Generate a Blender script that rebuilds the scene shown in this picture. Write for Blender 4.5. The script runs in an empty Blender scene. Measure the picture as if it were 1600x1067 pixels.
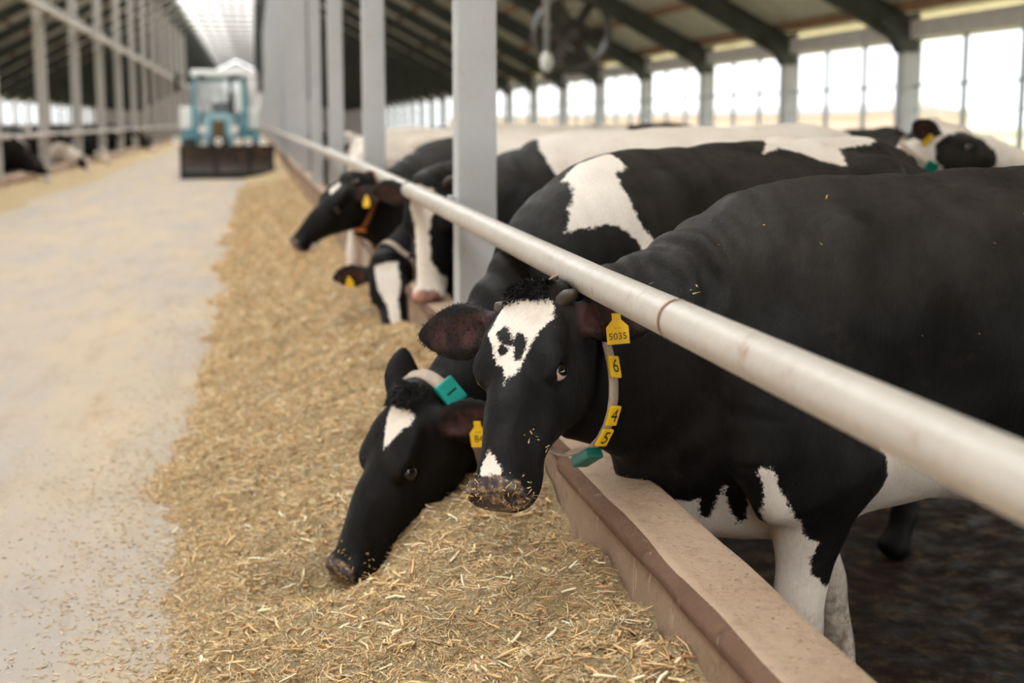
import bpy, bmesh, math, random
import numpy as np
from mathutils import Vector, Matrix

random.seed(7)
RNG = np.random.default_rng(11)
SC = bpy.context.scene
COL = SC.collection

# ------------------------------------------------------------------ camera
cam_d = bpy.data.cameras.new('camera')
cam_d.lens = 50.0
cam_d.sensor_width = 36.0
cam_d.clip_start = 0.05
cam_d.clip_end = 600
cam = bpy.data.objects.new('camera', cam_d)
COL.objects.link(cam)
cam.location = (0, 0, 1.35)
_f = Vector((math.sin(math.radians(10.21)) * math.cos(math.radians(8.787)),
             math.cos(math.radians(10.21)) * math.cos(math.radians(8.787)),
             -math.sin(math.radians(8.787))))
cam.rotation_euler = _f.to_track_quat('-Z', 'Y').to_euler()
cam_d.dof.use_dof = True
cam_d.dof.focus_distance = 3.05
cam_d.dof.aperture_fstop = 2.6
SC.camera = cam

# ------------------------------------------------------------------ world: bright overcast sky
world = bpy.data.worlds.new('overcast_sky')
SC.world = world
world.use_nodes = True
_bg = world.node_tree.nodes['Background']
_bg.inputs[0].default_value = (1.0, 0.992, 0.98, 1)
_bg.inputs[1].default_value = 7.0
SC.view_settings.view_transform = 'Standard'
SC.view_settings.look = 'None'
SC.view_settings.gamma = 1.0
SC.view_settings.use_curve_mapping = False
SC.view_settings.exposure = 0.0
SC.cycles.use_denoising = True
SC.cycles.max_bounces = 8
SC.cycles.diffuse_bounces = 5
SC.cycles.transparent_max_bounces = 16
SC.cycles.sample_clamp_indirect = 6.0

# ------------------------------------------------------------------ material helpers
def srgb(r, g, b):
    def c(v):
        v /= 255.0
        return v / 12.92 if v <= 0.04045 else ((v + 0.055) / 1.055) ** 2.4
    return (c(r), c(g), c(b), 1.0)

class NT:
    """small node-tree writer"""
    def __init__(self, name):
        self.m = bpy.data.materials.new(name)
        self.m.use_nodes = True
        self.t = self.m.node_tree
        self.t.nodes.clear()
        self.out = self.t.nodes.new('ShaderNodeOutputMaterial')
        self.b = self.t.nodes.new('ShaderNodeBsdfPrincipled')
        self.t.links.new(self.b.outputs[0], self.out.inputs[0])
    def put(self, sock, v):
        if hasattr(v, 'is_output'):
            self.t.links.new(v, sock)
        else:
            sock.default_value = v
    def n(self, kind, **kw):
        nd = self.t.nodes.new('ShaderNode' + kind)
        for k, v in kw.items():
            setattr(nd, k, v)
        return nd
    def coord(self, which='Object', scale=(1, 1, 1)):
        c = self.n('TexCoord').outputs[which]
        mp = self.n('Mapping')
        self.put(mp.inputs[0], c)
        mp.inputs['Scale'].default_value = scale
        return mp.outputs[0]
    def noise(self, vec, scale, detail=4, rough=0.55):
        nd = self.n('TexNoise')
        self.put(nd.inputs['Vector'], vec)
        nd.inputs['Scale'].default_value = scale
        nd.inputs['Detail'].default_value = detail
        nd.inputs['Roughness'].default_value = rough
        return nd.outputs[0]
    def ramp(self, fac, stops):
        nd = self.n('ValToRGB')
        e = nd.color_ramp.elements
        while len(e) < len(stops):
            e.new(0.5)
        for i, (p, c) in enumerate(stops):
            e[i].position = p
            e[i].color = c if hasattr(c, '__len__') else (c, c, c, 1)
        self.put(nd.inputs[0], fac)
        return nd.outputs[0]
    def mix(self, fac, a, b, mode='MIX'):
        nd = self.n('Mix', data_type='RGBA', blend_type=mode)
        self.put(nd.inputs[0], fac)
        self.put(nd.inputs[6], a)
        self.put(nd.inputs[7], b)
        return nd.outputs[2]
    def math(self, op, a, b=0.0, c=0.0):
        nd = self.n('Math', operation=op)
        self.put(nd.inputs[0], a)
        self.put(nd.inputs[1], b)
        self.put(nd.inputs[2], c)
        return nd.outputs[0]
    def step(self, v, lo, hi):
        nd = self.n('MapRange', interpolation_type='SMOOTHSTEP')
        self.put(nd.inputs[0], v)
        nd.inputs[1].default_value = lo
        nd.inputs[2].default_value = hi
        return nd.outputs[0]
    def bump(self, h, dist=0.01, strength=1.0):
        nd = self.n('Bump')
        nd.inputs['Distance'].default_value = dist
        nd.inputs['Strength'].default_value = strength
        self.put(nd.inputs['Height'], h)
        self.put(self.b.inputs['Normal'], nd.outputs[0])
    def set(self, **kw):
        for k, v in kw.items():
            self.put(self.b.inputs[k.replace('_', ' ')], v)
        return self.m

def simple(name, col, rough=0.6, metal=0.0, var=0.25, scale=8.0, dirt=None, spec=0.5):
    t = NT(name)
    v = t.coord()
    nz = t.noise(v, scale, 6)
    dark = tuple(c * (1 - var) for c in col[:3]) + (1,)
    lite = tuple(min(1, c * (1 + var)) for c in col[:3]) + (1,)
    c = t.ramp(nz, [(0.3, dark), (0.7, lite)])
    if dirt:
        n2 = t.noise(v, scale * 0.45, 8, 0.7)
        c = t.mix(t.ramp(n2, [(0.52, 0.0), (0.7, 0.8)]), c, dirt)
    t.set(Base_Color=c, Roughness=rough, Metallic=metal, Specular_IOR_Level=spec)
    return t.m

# ------------------------------------------------------------------ object helpers
def tag(o, label=None, cat=None, group=None, kind=None):
    if label: o['label'] = label
    if cat: o['category'] = cat
    if group: o['group'] = group
    if kind: o['kind'] = kind
    return o

def link(name, me, mats=None, parent=None):
    o = bpy.data.objects.new(name, me)
    COL.objects.link(o)
    if mats is not None:
        for m in (mats if isinstance(mats, (list, tuple)) else [mats]):
            me.materials.append(m)
    if parent is not None:
        o.parent = parent
    return o

def empty(name, loc=(0, 0, 0), rot=(0, 0, 0)):
    o = bpy.data.objects.new(name, None)
    COL.objects.link(o)
    o.location = loc
    o.rotation_euler = rot
    o.empty_display_size = 0.1
    return o

class MB:
    """collects shapes into one mesh"""
    def __init__(self):
        self.v = []; self.f = []; self.m = []; self.s = []
    def add(self, vs, fs, mi=0, smooth=False):
        o = len(self.v)
        self.v += [tuple(p) for p in vs]
        self.f += [tuple(i + o for i in f) for f in fs]
        self.m += [mi] * len(fs)
        self.s += [smooth] * len(fs)
        return self
    def box(self, lo, hi, mi=0, bev=0.0, M=None):
        (x0, y0, z0), (x1, y1, z1) = lo, hi
        if bev <= 0:
            vs = [(x, y, z) for x in (x0, x1) for y in (y0, y1) for z in (z0, z1)]
            fs = [(0, 1, 3, 2), (4, 6, 7, 5), (0, 4, 5, 1), (2, 3, 7, 6), (0, 2, 6, 4), (1, 5, 7, 3)]
        else:
            bm = bmesh.new()
            bmesh.ops.create_cube(bm, size=1)
            for v in bm.verts:
                v.co = Vector((x0 + (v.co.x + .5) * (x1 - x0), y0 + (v.co.y + .5) * (y1 - y0), z0 + (v.co.z + .5) * (z1 - z0)))
            bmesh.ops.bevel(bm, geom=list(bm.edges), offset=bev, segments=2, affect='EDGES', profile=0.6)
            bm.verts.index_update()
            vs = [v.co.copy() for v in bm.verts]
            fs = [[v.index for v in f.verts] for f in bm.faces]
            bm.free()
        if M is not None:
            vs = [M @ Vector(p) for p in vs]
        return self.add(vs, fs, mi)
    def prism(self, poly, axis, lo, hi, mi=0, M=None):
        """poly: 2D outline in the two other axes (cyclic order), extruded along axis"""
        n = len(poly)
        vs = []
        for t in (lo, hi):
            for (a, b) in poly:
                vs.append({'x': (t, a, b), 'y': (a, t, b), 'z': (a, b, t)}[axis])
        fs = [tuple(range(n)), tuple(range(2 * n - 1, n - 1, -1))]
        fs += [(i, i + n, (i + 1) % n + n, (i + 1) % n) for i in range(n)]
        if M is not None:
            vs = [M @ Vector(p) for p in vs]
        return self.add(vs, fs, mi)
    def tube(self, pts, r, seg=10, mi=0, smooth=True, cap=True, squash=None):
        pts = [Vector(p) for p in pts]
        rs = r if hasattr(r, '__len__') else [r] * len(pts)
        vs = []; fs = []
        ref = None
        for i, p in enumerate(pts):
            d = (pts[min(i + 1, len(pts) - 1)] - pts[max(i - 1, 0)]).normalized()
            if ref is None:
                ref = Vector((0, 0, 1)) if abs(d.z) < .9 else Vector((1, 0, 0))
            a = (ref - d * ref.dot(d)).normalized(); b = d.cross(a); ref = a
            for k in range(seg):
                t = 2 * math.pi * k / seg
                vs.append(p + (a * math.cos(t) + b * math.sin(t) * (squash or 1.0)) * rs[i])
        for i in range(len(pts) - 1):
            for k in range(seg):
                fs.append((i * seg + k, i * seg + (k + 1) % seg, (i + 1) * seg + (k + 1) % seg, (i + 1) * seg + k))
        self.add(vs, fs, mi, smooth)
        if cap:
            o = len(self.v) - len(vs)
            self.f.append(tuple(o + k for k in range(seg - 1, -1, -1)))
            self.f.append(tuple(o + (len(pts) - 1) * seg + k for k in range(seg)))
            self.m += [mi, mi]; self.s += [False, False]
        return self
    def disc_tube(self, c, axis, r0, r1, h, seg=24, mi=0):
        """ring (r0>0) or disc along an axis, thickness h"""
        c = Vector(c); d = Vector(axis).normalized()
        ref = Vector((0, 0, 1)) if abs(d.z) < .9 else Vector((1, 0, 0))
        a = (ref - d * ref.dot(d)).normalized(); b = d.cross(a)
        prof = [(r0, -h / 2), (r1, -h / 2), (r1, h / 2), (r0, h / 2)]
        vs = []; fs = []
        for k in range(seg):
            t = 2 * math.pi * k / seg
            for (r, z) in prof:
                vs.append(c + (a * math.cos(t) + b * math.sin(t)) * r + d * z)
        for k in range(seg):
            for j in range(4):
                fs.append((k * 4 + j, ((k + 1) % seg) * 4 + j, ((k + 1) % seg) * 4 + (j + 1) % 4, k * 4 + (j + 1) % 4))
        return self.add(vs, fs, mi, False)
    def mesh(self, name):
        me = bpy.data.meshes.new(name)
        me.from_pydata([tuple(v) for v in self.v], [], self.f)
        me.polygons.foreach_set('material_index', self.m)
        me.polygons.foreach_set('use_smooth', self.s)
        bm = bmesh.new(); bm.from_mesh(me)
        bmesh.ops.recalc_face_normals(bm, faces=bm.faces)
        bm.to_mesh(me); bm.free()
        me.update()
        return me
    def build(self, name, mats, parent=None):
        return link(name, self.mesh(name), mats, parent)

def text_geo(body, size):
    """vertices and faces of flat lettering, centred, in the XY plane"""
    cu = bpy.data.curves.new('lettering', 'FONT')
    cu.body = body; cu.size = size; cu.align_x = 'CENTER'; cu.align_y = 'CENTER'
    cu.resolution_u = 3
    o = bpy.data.objects.new('lettering', cu)
    COL.objects.link(o)
    bpy.context.view_layer.update()
    me = o.to_mesh()
    vs = [tuple(v.co) for v in me.vertices]
    fs = [tuple(p.vertices) for p in me.polygons]
    o.to_mesh_clear()
    bpy.data.objects.remove(o)
    bpy.data.curves.remove(cu)
    return vs, fs
# ------------------------------------------------------------------ noise for terrain
_lat = np.random.default_rng(5).random((256, 256))
def vnoise(x, y):
    x = np.asarray(x, float); y = np.asarray(y, float)
    xi = np.floor(x).astype(int); yi = np.floor(y).astype(int)
    fx = x - xi; fy = y - yi
    fx = fx * fx * (3 - 2 * fx); fy = fy * fy * (3 - 2 * fy)
    g = lambda a, b: _lat[a % 256, b % 256]
    return (g(xi, yi) * (1 - fx) + g(xi + 1, yi) * fx) * (1 - fy) + (g(xi, yi + 1) * (1 - fx) + g(xi + 1, yi + 1) * fx) * fy
def fbm(x, y, o=4):
    s = 0; a = .5; n = 0
    for i in range(o):
        s = s + a * vnoise(x * 2 ** i + 17 * i, y * 2 ** i + 31 * i); n += a; a *= .5
    return s / n

# ------------------------------------------------------------------ materials of the barn
def floor_material():
    t = NT('dusty_concrete')
    v = t.coord('Object', (1, .22, 1))
    w = t.coord('Object')
    c = t.mix(t.ramp(t.noise(v, 1.7, 6, .6), [(.35, 0.0), (.68, 1.0)]), srgb(176, 167, 158), srgb(198, 177, 148))
    c = t.mix(t.ramp(t.noise(v, 5.5, 8, .7), [(.5, 0.0), (.75, .7)]), c, srgb(160, 138, 110))
    c = t.mix(t.ramp(t.noise(w, 60, 5, .8), [(.56, 0.0), (.72, .65)]), c, srgb(190, 156, 106))
    c = t.mix(t.ramp(t.noise(t.coord('Object', (1, .12, 1)), 9, 5, .6), [(.60, 0.0), (.8, .35)]), c, srgb(140, 132, 124))
    c = t.mix(t.ramp(t.noise(w, 130, 3, .6), [(.66, 0.0), (.74, .5)]), c, srgb(120, 96, 66))
    t.set(Base_Color=c, Roughness=.85, Specular_IOR_Level=.25)
    t.bump(t.math('ADD', t.noise(w, 70, 6, .7), t.noise(w, 9, 4)), .006, .5)
    return t.m
def muck_material():
    t = NT('wet_muck')
    v = t.coord('Object')
    n = t.noise(v, 9, 9, .75)
    c = t.ramp(n, [(.40, srgb(28, 19, 11)), (.54, srgb(62, 45, 29)), (.66, srgb(122, 96, 66))])
    c = t.mix(t.ramp(t.noise(v, 45, 5, .7), [(.66, 0.0), (.74, .7)]), c, srgb(150, 110, 62))
    t.set(Base_Color=c, Roughness=t.ramp(t.noise(v, 11, 5), [(.35, .4), (.65, .85)]), Specular_IOR_Level=.12)
    t.bump(t.math('ADD', t.noise(v, 9, 8, .75), t.math('MULTIPLY', t.noise(v, 40, 6, .7), .4)), .09, 1.0)
    return t.m
def kerb_material(name, a, b, dark):
    t = NT(name)
    v = t.coord('Object')
    c = t.mix(t.ramp(t.noise(v, 3.5, 7, .65), [(.35, 0.0), (.65, 1.0)]), srgb(*a), srgb(*b))
    c = t.mix(t.ramp(t.noise(v, 14, 8, .75), [(.5, 0.0), (.72, .75)]), c, srgb(*dark))
    c = t.mix(t.ramp(t.noise(t.coord('Object', (1, 1, .2)), 26, 5, .7), [(.62, 0.0), (.7, .6)]), c, srgb(214, 196, 176))
    t.set(Base_Color=c, Roughness=.85, Specular_IOR_Level=.25)
    t.bump(t.math('ADD', t.noise(v, 60, 7, .7), t.noise(v, 12, 6, .6)), .012, .8)
    return t.m
def paint_material(name, col, rust, rough=.45, amount=.68):
    t = NT(name)
    v = t.coord('Object')
    c = t.mix(t.ramp(t.noise(v, 3, 5), [(.3, 0.0), (.7, 1.0)]), tuple(q * .9 for q in col[:3]) + (1,), col)
    c = t.mix(t.ramp(t.noise(v, 16, 8, .75), [(amount - .06, 0.0), (amount + .1, .8)]), c, rust)
    c = t.mix(t.ramp(t.noise(v, 75, 5, .7), [(.62, 0.0), (.75, .45)]), c, tuple(q * .6 for q in rust[:3]) + (1,))
    t.set(Base_Color=c, Roughness=t.ramp(t.noise(v, 30, 4), [(.3, rough - .08), (.7, rough + .15)]), Specular_IOR_Level=.5)
    t.bump(t.noise(v, 55, 5, .6), .002, .6)
    return t.m
CONCRETE = floor_material()
MUCK = muck_material()
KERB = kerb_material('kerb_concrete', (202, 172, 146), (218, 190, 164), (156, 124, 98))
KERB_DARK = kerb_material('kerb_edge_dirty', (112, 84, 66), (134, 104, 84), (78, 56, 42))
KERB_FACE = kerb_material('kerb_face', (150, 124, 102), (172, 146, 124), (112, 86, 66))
RAILP = paint_material('painted_pipe', srgb(190, 181, 170), srgb(150, 112, 84), .42, .62)
POSTP = paint_material('painted_post', srgb(190, 191, 192), srgb(176, 146, 122), .55, .63)
POSTL = paint_material('painted_post_left', srgb(176, 170, 162), srgb(140, 120, 104), .6, .68)
RUST = simple('rust', srgb(150, 100, 70), .85, var=.35, scale=50)
RAFTER = simple('rafter_green_steel', srgb(66, 70, 66), .6, var=.25, scale=3)
PURLIN = simple('purlin_wood', srgb(146, 112, 84), .85, var=.3, scale=6)
PANEL = simple('roof_panel', srgb(240, 240, 228), .75, var=.08, scale=1.5, dirt=srgb(200, 194, 170))
BEAM = simple('wall_beam', srgb(206, 200, 196), .7, var=.1, scale=3)
WALLM = simple('low_wall', srgb(196, 184, 168), .85, var=.15, scale=2, dirt=srgb(140, 120, 100))
GRASSM = simple('outdoor_ground', srgb(214, 204, 160), .95, var=.2, scale=.3)
PINK = simple('pink_render', srgb(236, 214, 200), .9, var=.1, scale=1)
BARM = simple('thin_bar', srgb(150, 158, 162), .5, var=.1)
def clear_material(name, col):
    t = NT(name)
    tr = t.n('BsdfTransparent'); tr.inputs[0].default_value = col
    gl = t.n('BsdfGlossy'); gl.inputs['Roughness'].default_value = .08
    mx = t.n('MixShader'); mx.inputs[0].default_value = .05
    t.t.links.new(tr.outputs[0], mx.inputs[1]); t.t.links.new(gl.outputs[0], mx.inputs[2])
    t.t.links.new(mx.outputs[0], t.out.inputs[0])
    t.t.nodes.remove(t.b)
    return t.m
PANE = clear_material('clear_sheet', (.33, .345, .36, 1))
SKYPANE = clear_material('skylight_sheet', (.92, .95, .97, 1))

def struct(o):
    o['kind'] = 'structure'
    return o

def strip(name, x0, x1, y0, y1, z, mat, nx=2, ny=2, amp=0.0, sc=1.0):
    xs = np.linspace(x0, x1, nx)
    ys = y0 + (y1 - y0) * np.linspace(0, 1, ny) ** (1.0 if ny < 5 else 1.8)
    X, Y = np.meshgrid(xs, ys, indexing='ij')
    Z = np.full_like(X, z) + (amp * (fbm(X * sc, Y * sc) - .5) if amp else 0)
    vs = np.stack([X.ravel(), Y.ravel(), Z.ravel()], 1)
    fs = [(i * ny + j, (i + 1) * ny + j, (i + 1) * ny + j + 1, i * ny + j + 1) for i in range(nx - 1) for j in range(ny - 1)]
    me = bpy.data.meshes.new(name); me.from_pydata(vs.tolist(), [], fs); me.update()
    me.polygons.foreach_set('use_smooth', np.ones(len(fs), bool))
    return link(name, me, mat)

Y0, Y1 = -34.0, 190.0
RIDGE, RX, LX = -1.9, 10.0, -13.8
EAVE, SLOPE = 2.86, .52
def roof_z(x): return EAVE + (RX - x) * SLOPE if x > RIDGE else EAVE + (x - LX) * SLOPE

struct(strip('floor', -4.72, .80, Y0, Y1, 0.0, CONCRETE, 2, 2))
COWFLOOR = -.25
o = struct(strip('floor_right', .90, RX + .3, Y0, Y1, COWFLOOR, MUCK, 90, 160, .09, 2.6))
o = struct(strip('floor_left', LX - .3, -4.70, Y0, Y1, COWFLOOR, MUCK, 3, 3))
g = MB(); g.box((-300, -200, -.7), (300, 420, -.45)); o = struct(g.build('floor_outdoors', GRASSM))

# roof: two slopes, rafters and purlins as parts
c = MB()
for (xa, xb) in ((RX + .8, .2), (LX - .8, -4.0)):
    za, zb = roof_z(xa), roof_z(xb)
    c.prism([(xa, za + .20), (xb, zb + .20), (xb, zb + .28), (xa, za + .28)], 'y', Y0, Y1)
ceil = struct(c.build('ceiling', PANEL))
def rafter(y, xa, xb, name='rafter', d0=.30, d1=.42):
    m = MB()
    za, zb = roof_z(xa), roof_z(xb)
    # I-section: web and two flanges
    m.prism([(xa, za - d1 + .02), (xb, zb - d0 + .02), (xb, zb + .06), (xa, za + .06)], 'y', y - .012, y + .012)
    m.prism([(xa, za - d1), (xb, zb - d0), (xb, zb - d0 + .025), (xa, za - d1 + .025)], 'y', y - .09, y + .09)
    m.prism([(xa, za + .05), (xb, zb + .05), (xb, zb + .075), (xa, za + .075)], 'y', y - .09, y + .09)
    return m.build(name, RAFTER, ceil)
COLS = [20.95 + 5.03 * k for k in range(-10, 33)]
for y in COLS:
    if y > Y1 - 1: continue
    rafter(y, RX + .1, .25)
    rafter(y, LX - .1, -4.05)
for x in (9.85, 8.7, 7.2, 5.7, 4.2, 2.7, 1.2):
    z = roof_z(x) + .075
    MB().box((x - .05, Y0, z), (x + .05, Y1, z + .16)).build('purlin', PURLIN, ceil)
    xl = 2 * RIDGE - x
    MB().box((xl - .05, Y0, z), (xl + .05, Y1, z + .16)).build('purlin', PURLIN, ceil)
# ridge skylight
sk = struct(empty('window_1', (RIDGE, 0, roof_z(.2))))
zr, ze = roof_z(RIDGE) + .2, roof_z(.2) + .25
for i, y in enumerate(np.arange(Y0, Y1, 1.5)):
    m = MB()
    for sgn in (1, -1):
        m.tube([(RIDGE + sgn * 2.1 - RIDGE, y, ze - roof_z(.2)), (0, y, zr - roof_z(.2))], .06, 4, smooth=False)
    m.build('glazing_bar', BEAM, sk)
for j, y in enumerate(np.arange(Y0, Y1, 6.0)):
    for sgn in (1, -1):
        m = MB()
        m.add([(sgn * 2.1, y, ze - roof_z(.2)), (0, y, zr - roof_z(.2)), (0, min(y + 6, Y1), zr - roof_z(.2)), (sgn * 2.1, min(y + 6, Y1), ze - roof_z(.2))], [(0, 1, 2, 3)])
        m.build('pane', SKYPANE, sk)
for q in (-1.4, -.7, 0, .7, 1.4):
    zq = zr - roof_z(.2) - abs(q) / 2.1 * (zr - ze) - .05
    MB().box((q - .05, Y0, zq - .05), (q + .05, Y1, zq + .03)).build('ridge_purlin', RAFTER, sk)
for y in COLS[::1]:
    if y > Y1 - 1: continue
    MB().tube([(-2.1, y, -.35), (2.1, y, -.35)], .06, 6, smooth=False).build('tie_bar', RAFTER, sk)

# right wall: low wall, columns, beam; a window in every bay
w = MB(); w.box((RX, Y0, COWFLOOR - .1), (RX + .18, Y1, .72)); wr = struct(w.build('wall_right', WALLM))
MB().box((RX - .06, Y0, 2.61), (RX + .2, Y1, 2.88)).build('wall_beam', BEAM, wr)
for y in COLS:
    MB().box((RX - .14, y - .135, COWFLOOR), (RX + .16, y + .135, 2.62), 0, .01).build('column', POSTP, wr)
    kb = MB(); kb.prism([(RX - .17, 2.40), (RX + .1, 2.40), (RX + .1, 3.0), (RX - .6, roof_z(RX - .6) - .3), (RX - .30, 2.62)], 'y', y - .15, y + .15)
    kb.build('knee_bracket', RAFTER, wr)
for k in range(len(COLS) - 1):
    ya, yb = COLS[k] + .135, COLS[k + 1] - .135
    if ya > 120 or yb < 5: continue
    wo = struct(empty('window_%d' % (k + 2), (RX, (ya + yb) / 2, .72)))
    yc = (ya + yb) / 2
    for q in (1, 2):
        yy = ya + (yb - ya) * q / 3 - yc
        MB().box((.02, yy - .03, 0), (.08, yy + .03, 1.9)).build('mullion', BARM, wo)
    for zz in (1.18, .8, .45):
        MB().box((.03, ya - yc, zz - (.02 if zz > 1 else .008)), (.06, yb - yc, zz + (.02 if zz > 1 else .008))).build('transom', BARM, wo)
    for q in range(3):
        pa, pb = ya + (yb - ya) * q / 3 - yc, ya + (yb - ya) * (q + 1) / 3 - yc
        MB().add([(.09, pa, 0), (.09, pb, 0), (.09, pb, 1.9), (.09, pa, 1.9)], [(0, 1, 2, 3)]).build('pane', PANE, wo)
MB().box((RX, 121.5, .7), (RX + .18, Y1, 2.62)).build('wall_panel', WALLM, wr)
# left wall
w = MB(); w.box((LX - .18, Y0, COWFLOOR - .1), (LX, Y1, 1.2)); wl = struct(w.build('wall_left', WALLM))
MB().box((LX - .2, Y0, 2.85), (LX + .06, Y1, 3.1)).build('wall_beam', BEAM, wl)
for k, y in enumerate(np.arange(28.0, 132, 5.03)):
    MB().box((LX - .1, y - .13, COWFLOOR), (LX + .14, y + .13, 2.9)).build('column', POSTL, wl)
    wo = struct(empty('window_%d' % (k + 60), (LX, y + 2.5, 1.2)))
    for q in (-1, 0, 1):
        MB().box((-.1, q * 1.2 - .08, 0), (-.03, q * 1.2 + .08, 1.66)).build('mullion', BARM, wo)
    MB().add([(-.11, -2.4, 0), (-.11, 2.4, 0), (-.11, 2.4, 1.66), (-.11, -2.4, 1.66)], [(0, 1, 2, 3)]).build('pane', PANE, wo)
MB().box((LX - .18, 133, 1.1), (LX, Y1, 2.9)).build('wall_panel', WALLM, wl)
# far gable with its open gateway
w = MB()
ge = Y1 - .1
w.prism([(LX, COWFLOOR), (-4.6, COWFLOOR), (-4.6, 4.6), (.8, 4.6), (.8, COWFLOOR), (RX, COWFLOOR), (RX, EAVE), (RIDGE, roof_z(RIDGE)), (LX, EAVE)], 'y', ge, ge + .2)
wb = struct(w.build('wall_back', BEAM))
gt = struct(empty('door_1', (-1.9, ge, 0)))
for q in (-1, 1):
    MB().box((min(0, q * 2.68), .05, 0), (max(0, q * 2.68), .12, 4.6)).build('door_leaf', BEAM, gt)
    MB().box((q * 1.34 - .06, .0, 0), (q * 1.34 + .06, .05, 4.6)).build('door_brace', BARM, gt)

w = MB()
w.prism([(LX, COWFLOOR), (RX, COWFLOOR), (RX, EAVE), (RIDGE, roof_z(RIDGE)), (LX, EAVE)], 'y', Y0, Y0 + .2)
struct(w.build('wall_front', BEAM))

# ------------------------------------------------------------------ kerbs (blocks) and rails
kerb = struct(empty('trim_1', (.865, 0, 0)))
def kerb_block(ya, yb, prof, name, parent, fine, mats, mi, amp=.0042):
    ny = max(2, int((yb - ya) / fine))
    ys = np.linspace(ya, yb, ny)
    n = len(prof)
    vs = []; fs = []; ms = []
    for y in ys:
        for i, (x, z) in enumerate(prof):
            a = amp if z > .1 else 0
            j = (fbm(y * 3.1 + i * 7, i * 3.3) - .5) * 2 * a + (fbm(y * .7, i * 1.3 + 9) - .5) * 2 * a
            vs.append((x + j, y, z + (j * 1.2 if z > .4 else 0)))
    for k in range(ny - 1):
        for i in range(n - 1):
            fs.append((k * n + i, k * n + i + 1, (k + 1) * n + i + 1, (k + 1) * n + i)); ms.append(mi[i])
    fs.append(tuple(range(n))); ms.append(0)
    fs.append(tuple((ny - 1) * n + i for i in range(n - 1, -1, -1))); ms.append(0)
    m = MB(); m.add(vs, fs, 0, True); m.m = ms
    return m.build(name, mats, parent)
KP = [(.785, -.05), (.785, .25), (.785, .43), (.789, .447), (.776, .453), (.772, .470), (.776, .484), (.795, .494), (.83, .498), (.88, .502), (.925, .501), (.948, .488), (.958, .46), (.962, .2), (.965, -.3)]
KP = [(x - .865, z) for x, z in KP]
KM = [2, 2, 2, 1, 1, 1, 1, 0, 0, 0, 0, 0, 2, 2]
edges = [-8.9, -3.9, -1.4, 1.06, 3.56, 6.06, 8.56] + [11.06 + 8 * k for k in range(18)]
for k in range(len(edges) - 1):
    off = [0, 0, 0, -.012, .004, .0][k % 6]
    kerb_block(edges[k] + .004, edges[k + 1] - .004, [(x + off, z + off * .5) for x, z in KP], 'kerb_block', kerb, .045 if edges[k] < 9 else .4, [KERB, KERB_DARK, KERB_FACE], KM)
kl = struct(empty('trim_2', (-4.7, 0, 0)))
LP = [(.12, -.05), (.12, .27), (.10, .30), (-.10, .31), (-.12, .28), (-.12, -.3)]
for y in np.arange(18, 120, 5.0):
    kerb_block(y + .005, y + 4.995, LP, 'kerb_block', kl, .5, [KERB, KERB_DARK, KERB_FACE], [2, 2, 0, 0, 2], .01)

rail = empty('feed_rail', (.735, 0, 1.0))
ry = [0.2, 1.0, 2.0, 3, 4, 5, 6, 7, 8, 9, 10, 14, 20, 30, 45, 70, 100]
MB().tube([(0, y, .0 + min(.045, max(0, (y - 3) * .006))) for y in ry], .0375, 28).build('pipe', RAILP, rail)
for y in (2.41, 8.4):
    MB().tube([(0, y - .005, .0), (0, y + .005, .0)], .0395, 28, cap=False).build('weld_seam', RUST, rail)
for k in range(8):
    y = 5.62 + 4.8 * k
    MB().box((.02, y - .03, -.02), (.052, y + .03, .06)).build('bracket', POSTP, rail)
tag(rail, 'long pale painted neck rail pipe running above the kerb from the near corner', 'rail')
lr = empty('feed_rail', (-4.6, 0, 1.06))
MB().tube([(0, y, 0) for y in (12, 40, 70, 105)], .045, 12).build('pipe', RAILP, lr)
tag(lr, 'low pinkish rail pipe in front of the cows across the alley', 'rail')
for i, (x, z, lab) in enumerate(((-4.50, 3.82, 'overhead pipe running along the posts across the alley, the lower of two'), (-4.95, 4.22, 'overhead pipe behind the posts across the alley, the higher of two'))):
    q = empty('overhead_pipe', (x, 0, z))
    MB().tube([(0, y, 0) for y in (8, 40, 70, 105)], .07 if i == 0 else .05, 10).build('pipe', RAILP, q)
    tag(q, lab, 'pipe')

# posts: hollow steel columns on base plates, square to the rail
NEARLAB = ['wide pale grey steel post behind the rail, nearest of the row', 'second grey steel post along the rail, in front of the white cow', 'third grey steel post along the rail behind the black head']
def post(x0, x1, y0, y1, z1, mat, lab, grp):
    o = empty('steel_post', ((x0 + x1) / 2, (y0 + y1) / 2, COWFLOOR))
    w, d, h = (x1 - x0) / 2, (y1 - y0) / 2, z1 - COWFLOOR
    MB().box((-w, -d, 0), (w, d, h), 0, .008).build('shaft', mat, o)
    MB().box((-w - .05, -d - .05, 0), (w + .05, d + .05, .015)).build('base_plate', mat, o)
    for s in (1, -1):
        MB().tube([(s * (w + .03), -d - .03, .01), (s * (w + .03), -d - .03, .05)], .012, 6).build('bolt', RAFTER, o)
    tag(o, lab, 'post', grp)
for k in range(20):
    y = 5.55 + 4.8 * k
    if y > 100: break
    lab = NEARLAB[k] if k < 3 else 'grey steel post in the distant row along the near rail'
    post(.785, .94, y, y + .15, roof_z(.86) - .2, POSTP, lab, 'steel posts along the near rail')
for k in range(13):
    y = 27.7 + 6.45 * k
    if y > 108: break
    lab = ['grey post across the alley, cut by the edge of the picture', 'broad grey post across the alley, first whole one', 'grey post across the alley, second whole one'][k] if k < 3 else 'slim grey post in the distant row across the alley'
    post(-4.83, -4.60, y, y + .22, roof_z(-4.7) - .2, POSTL, lab, 'posts across the alley')
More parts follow.
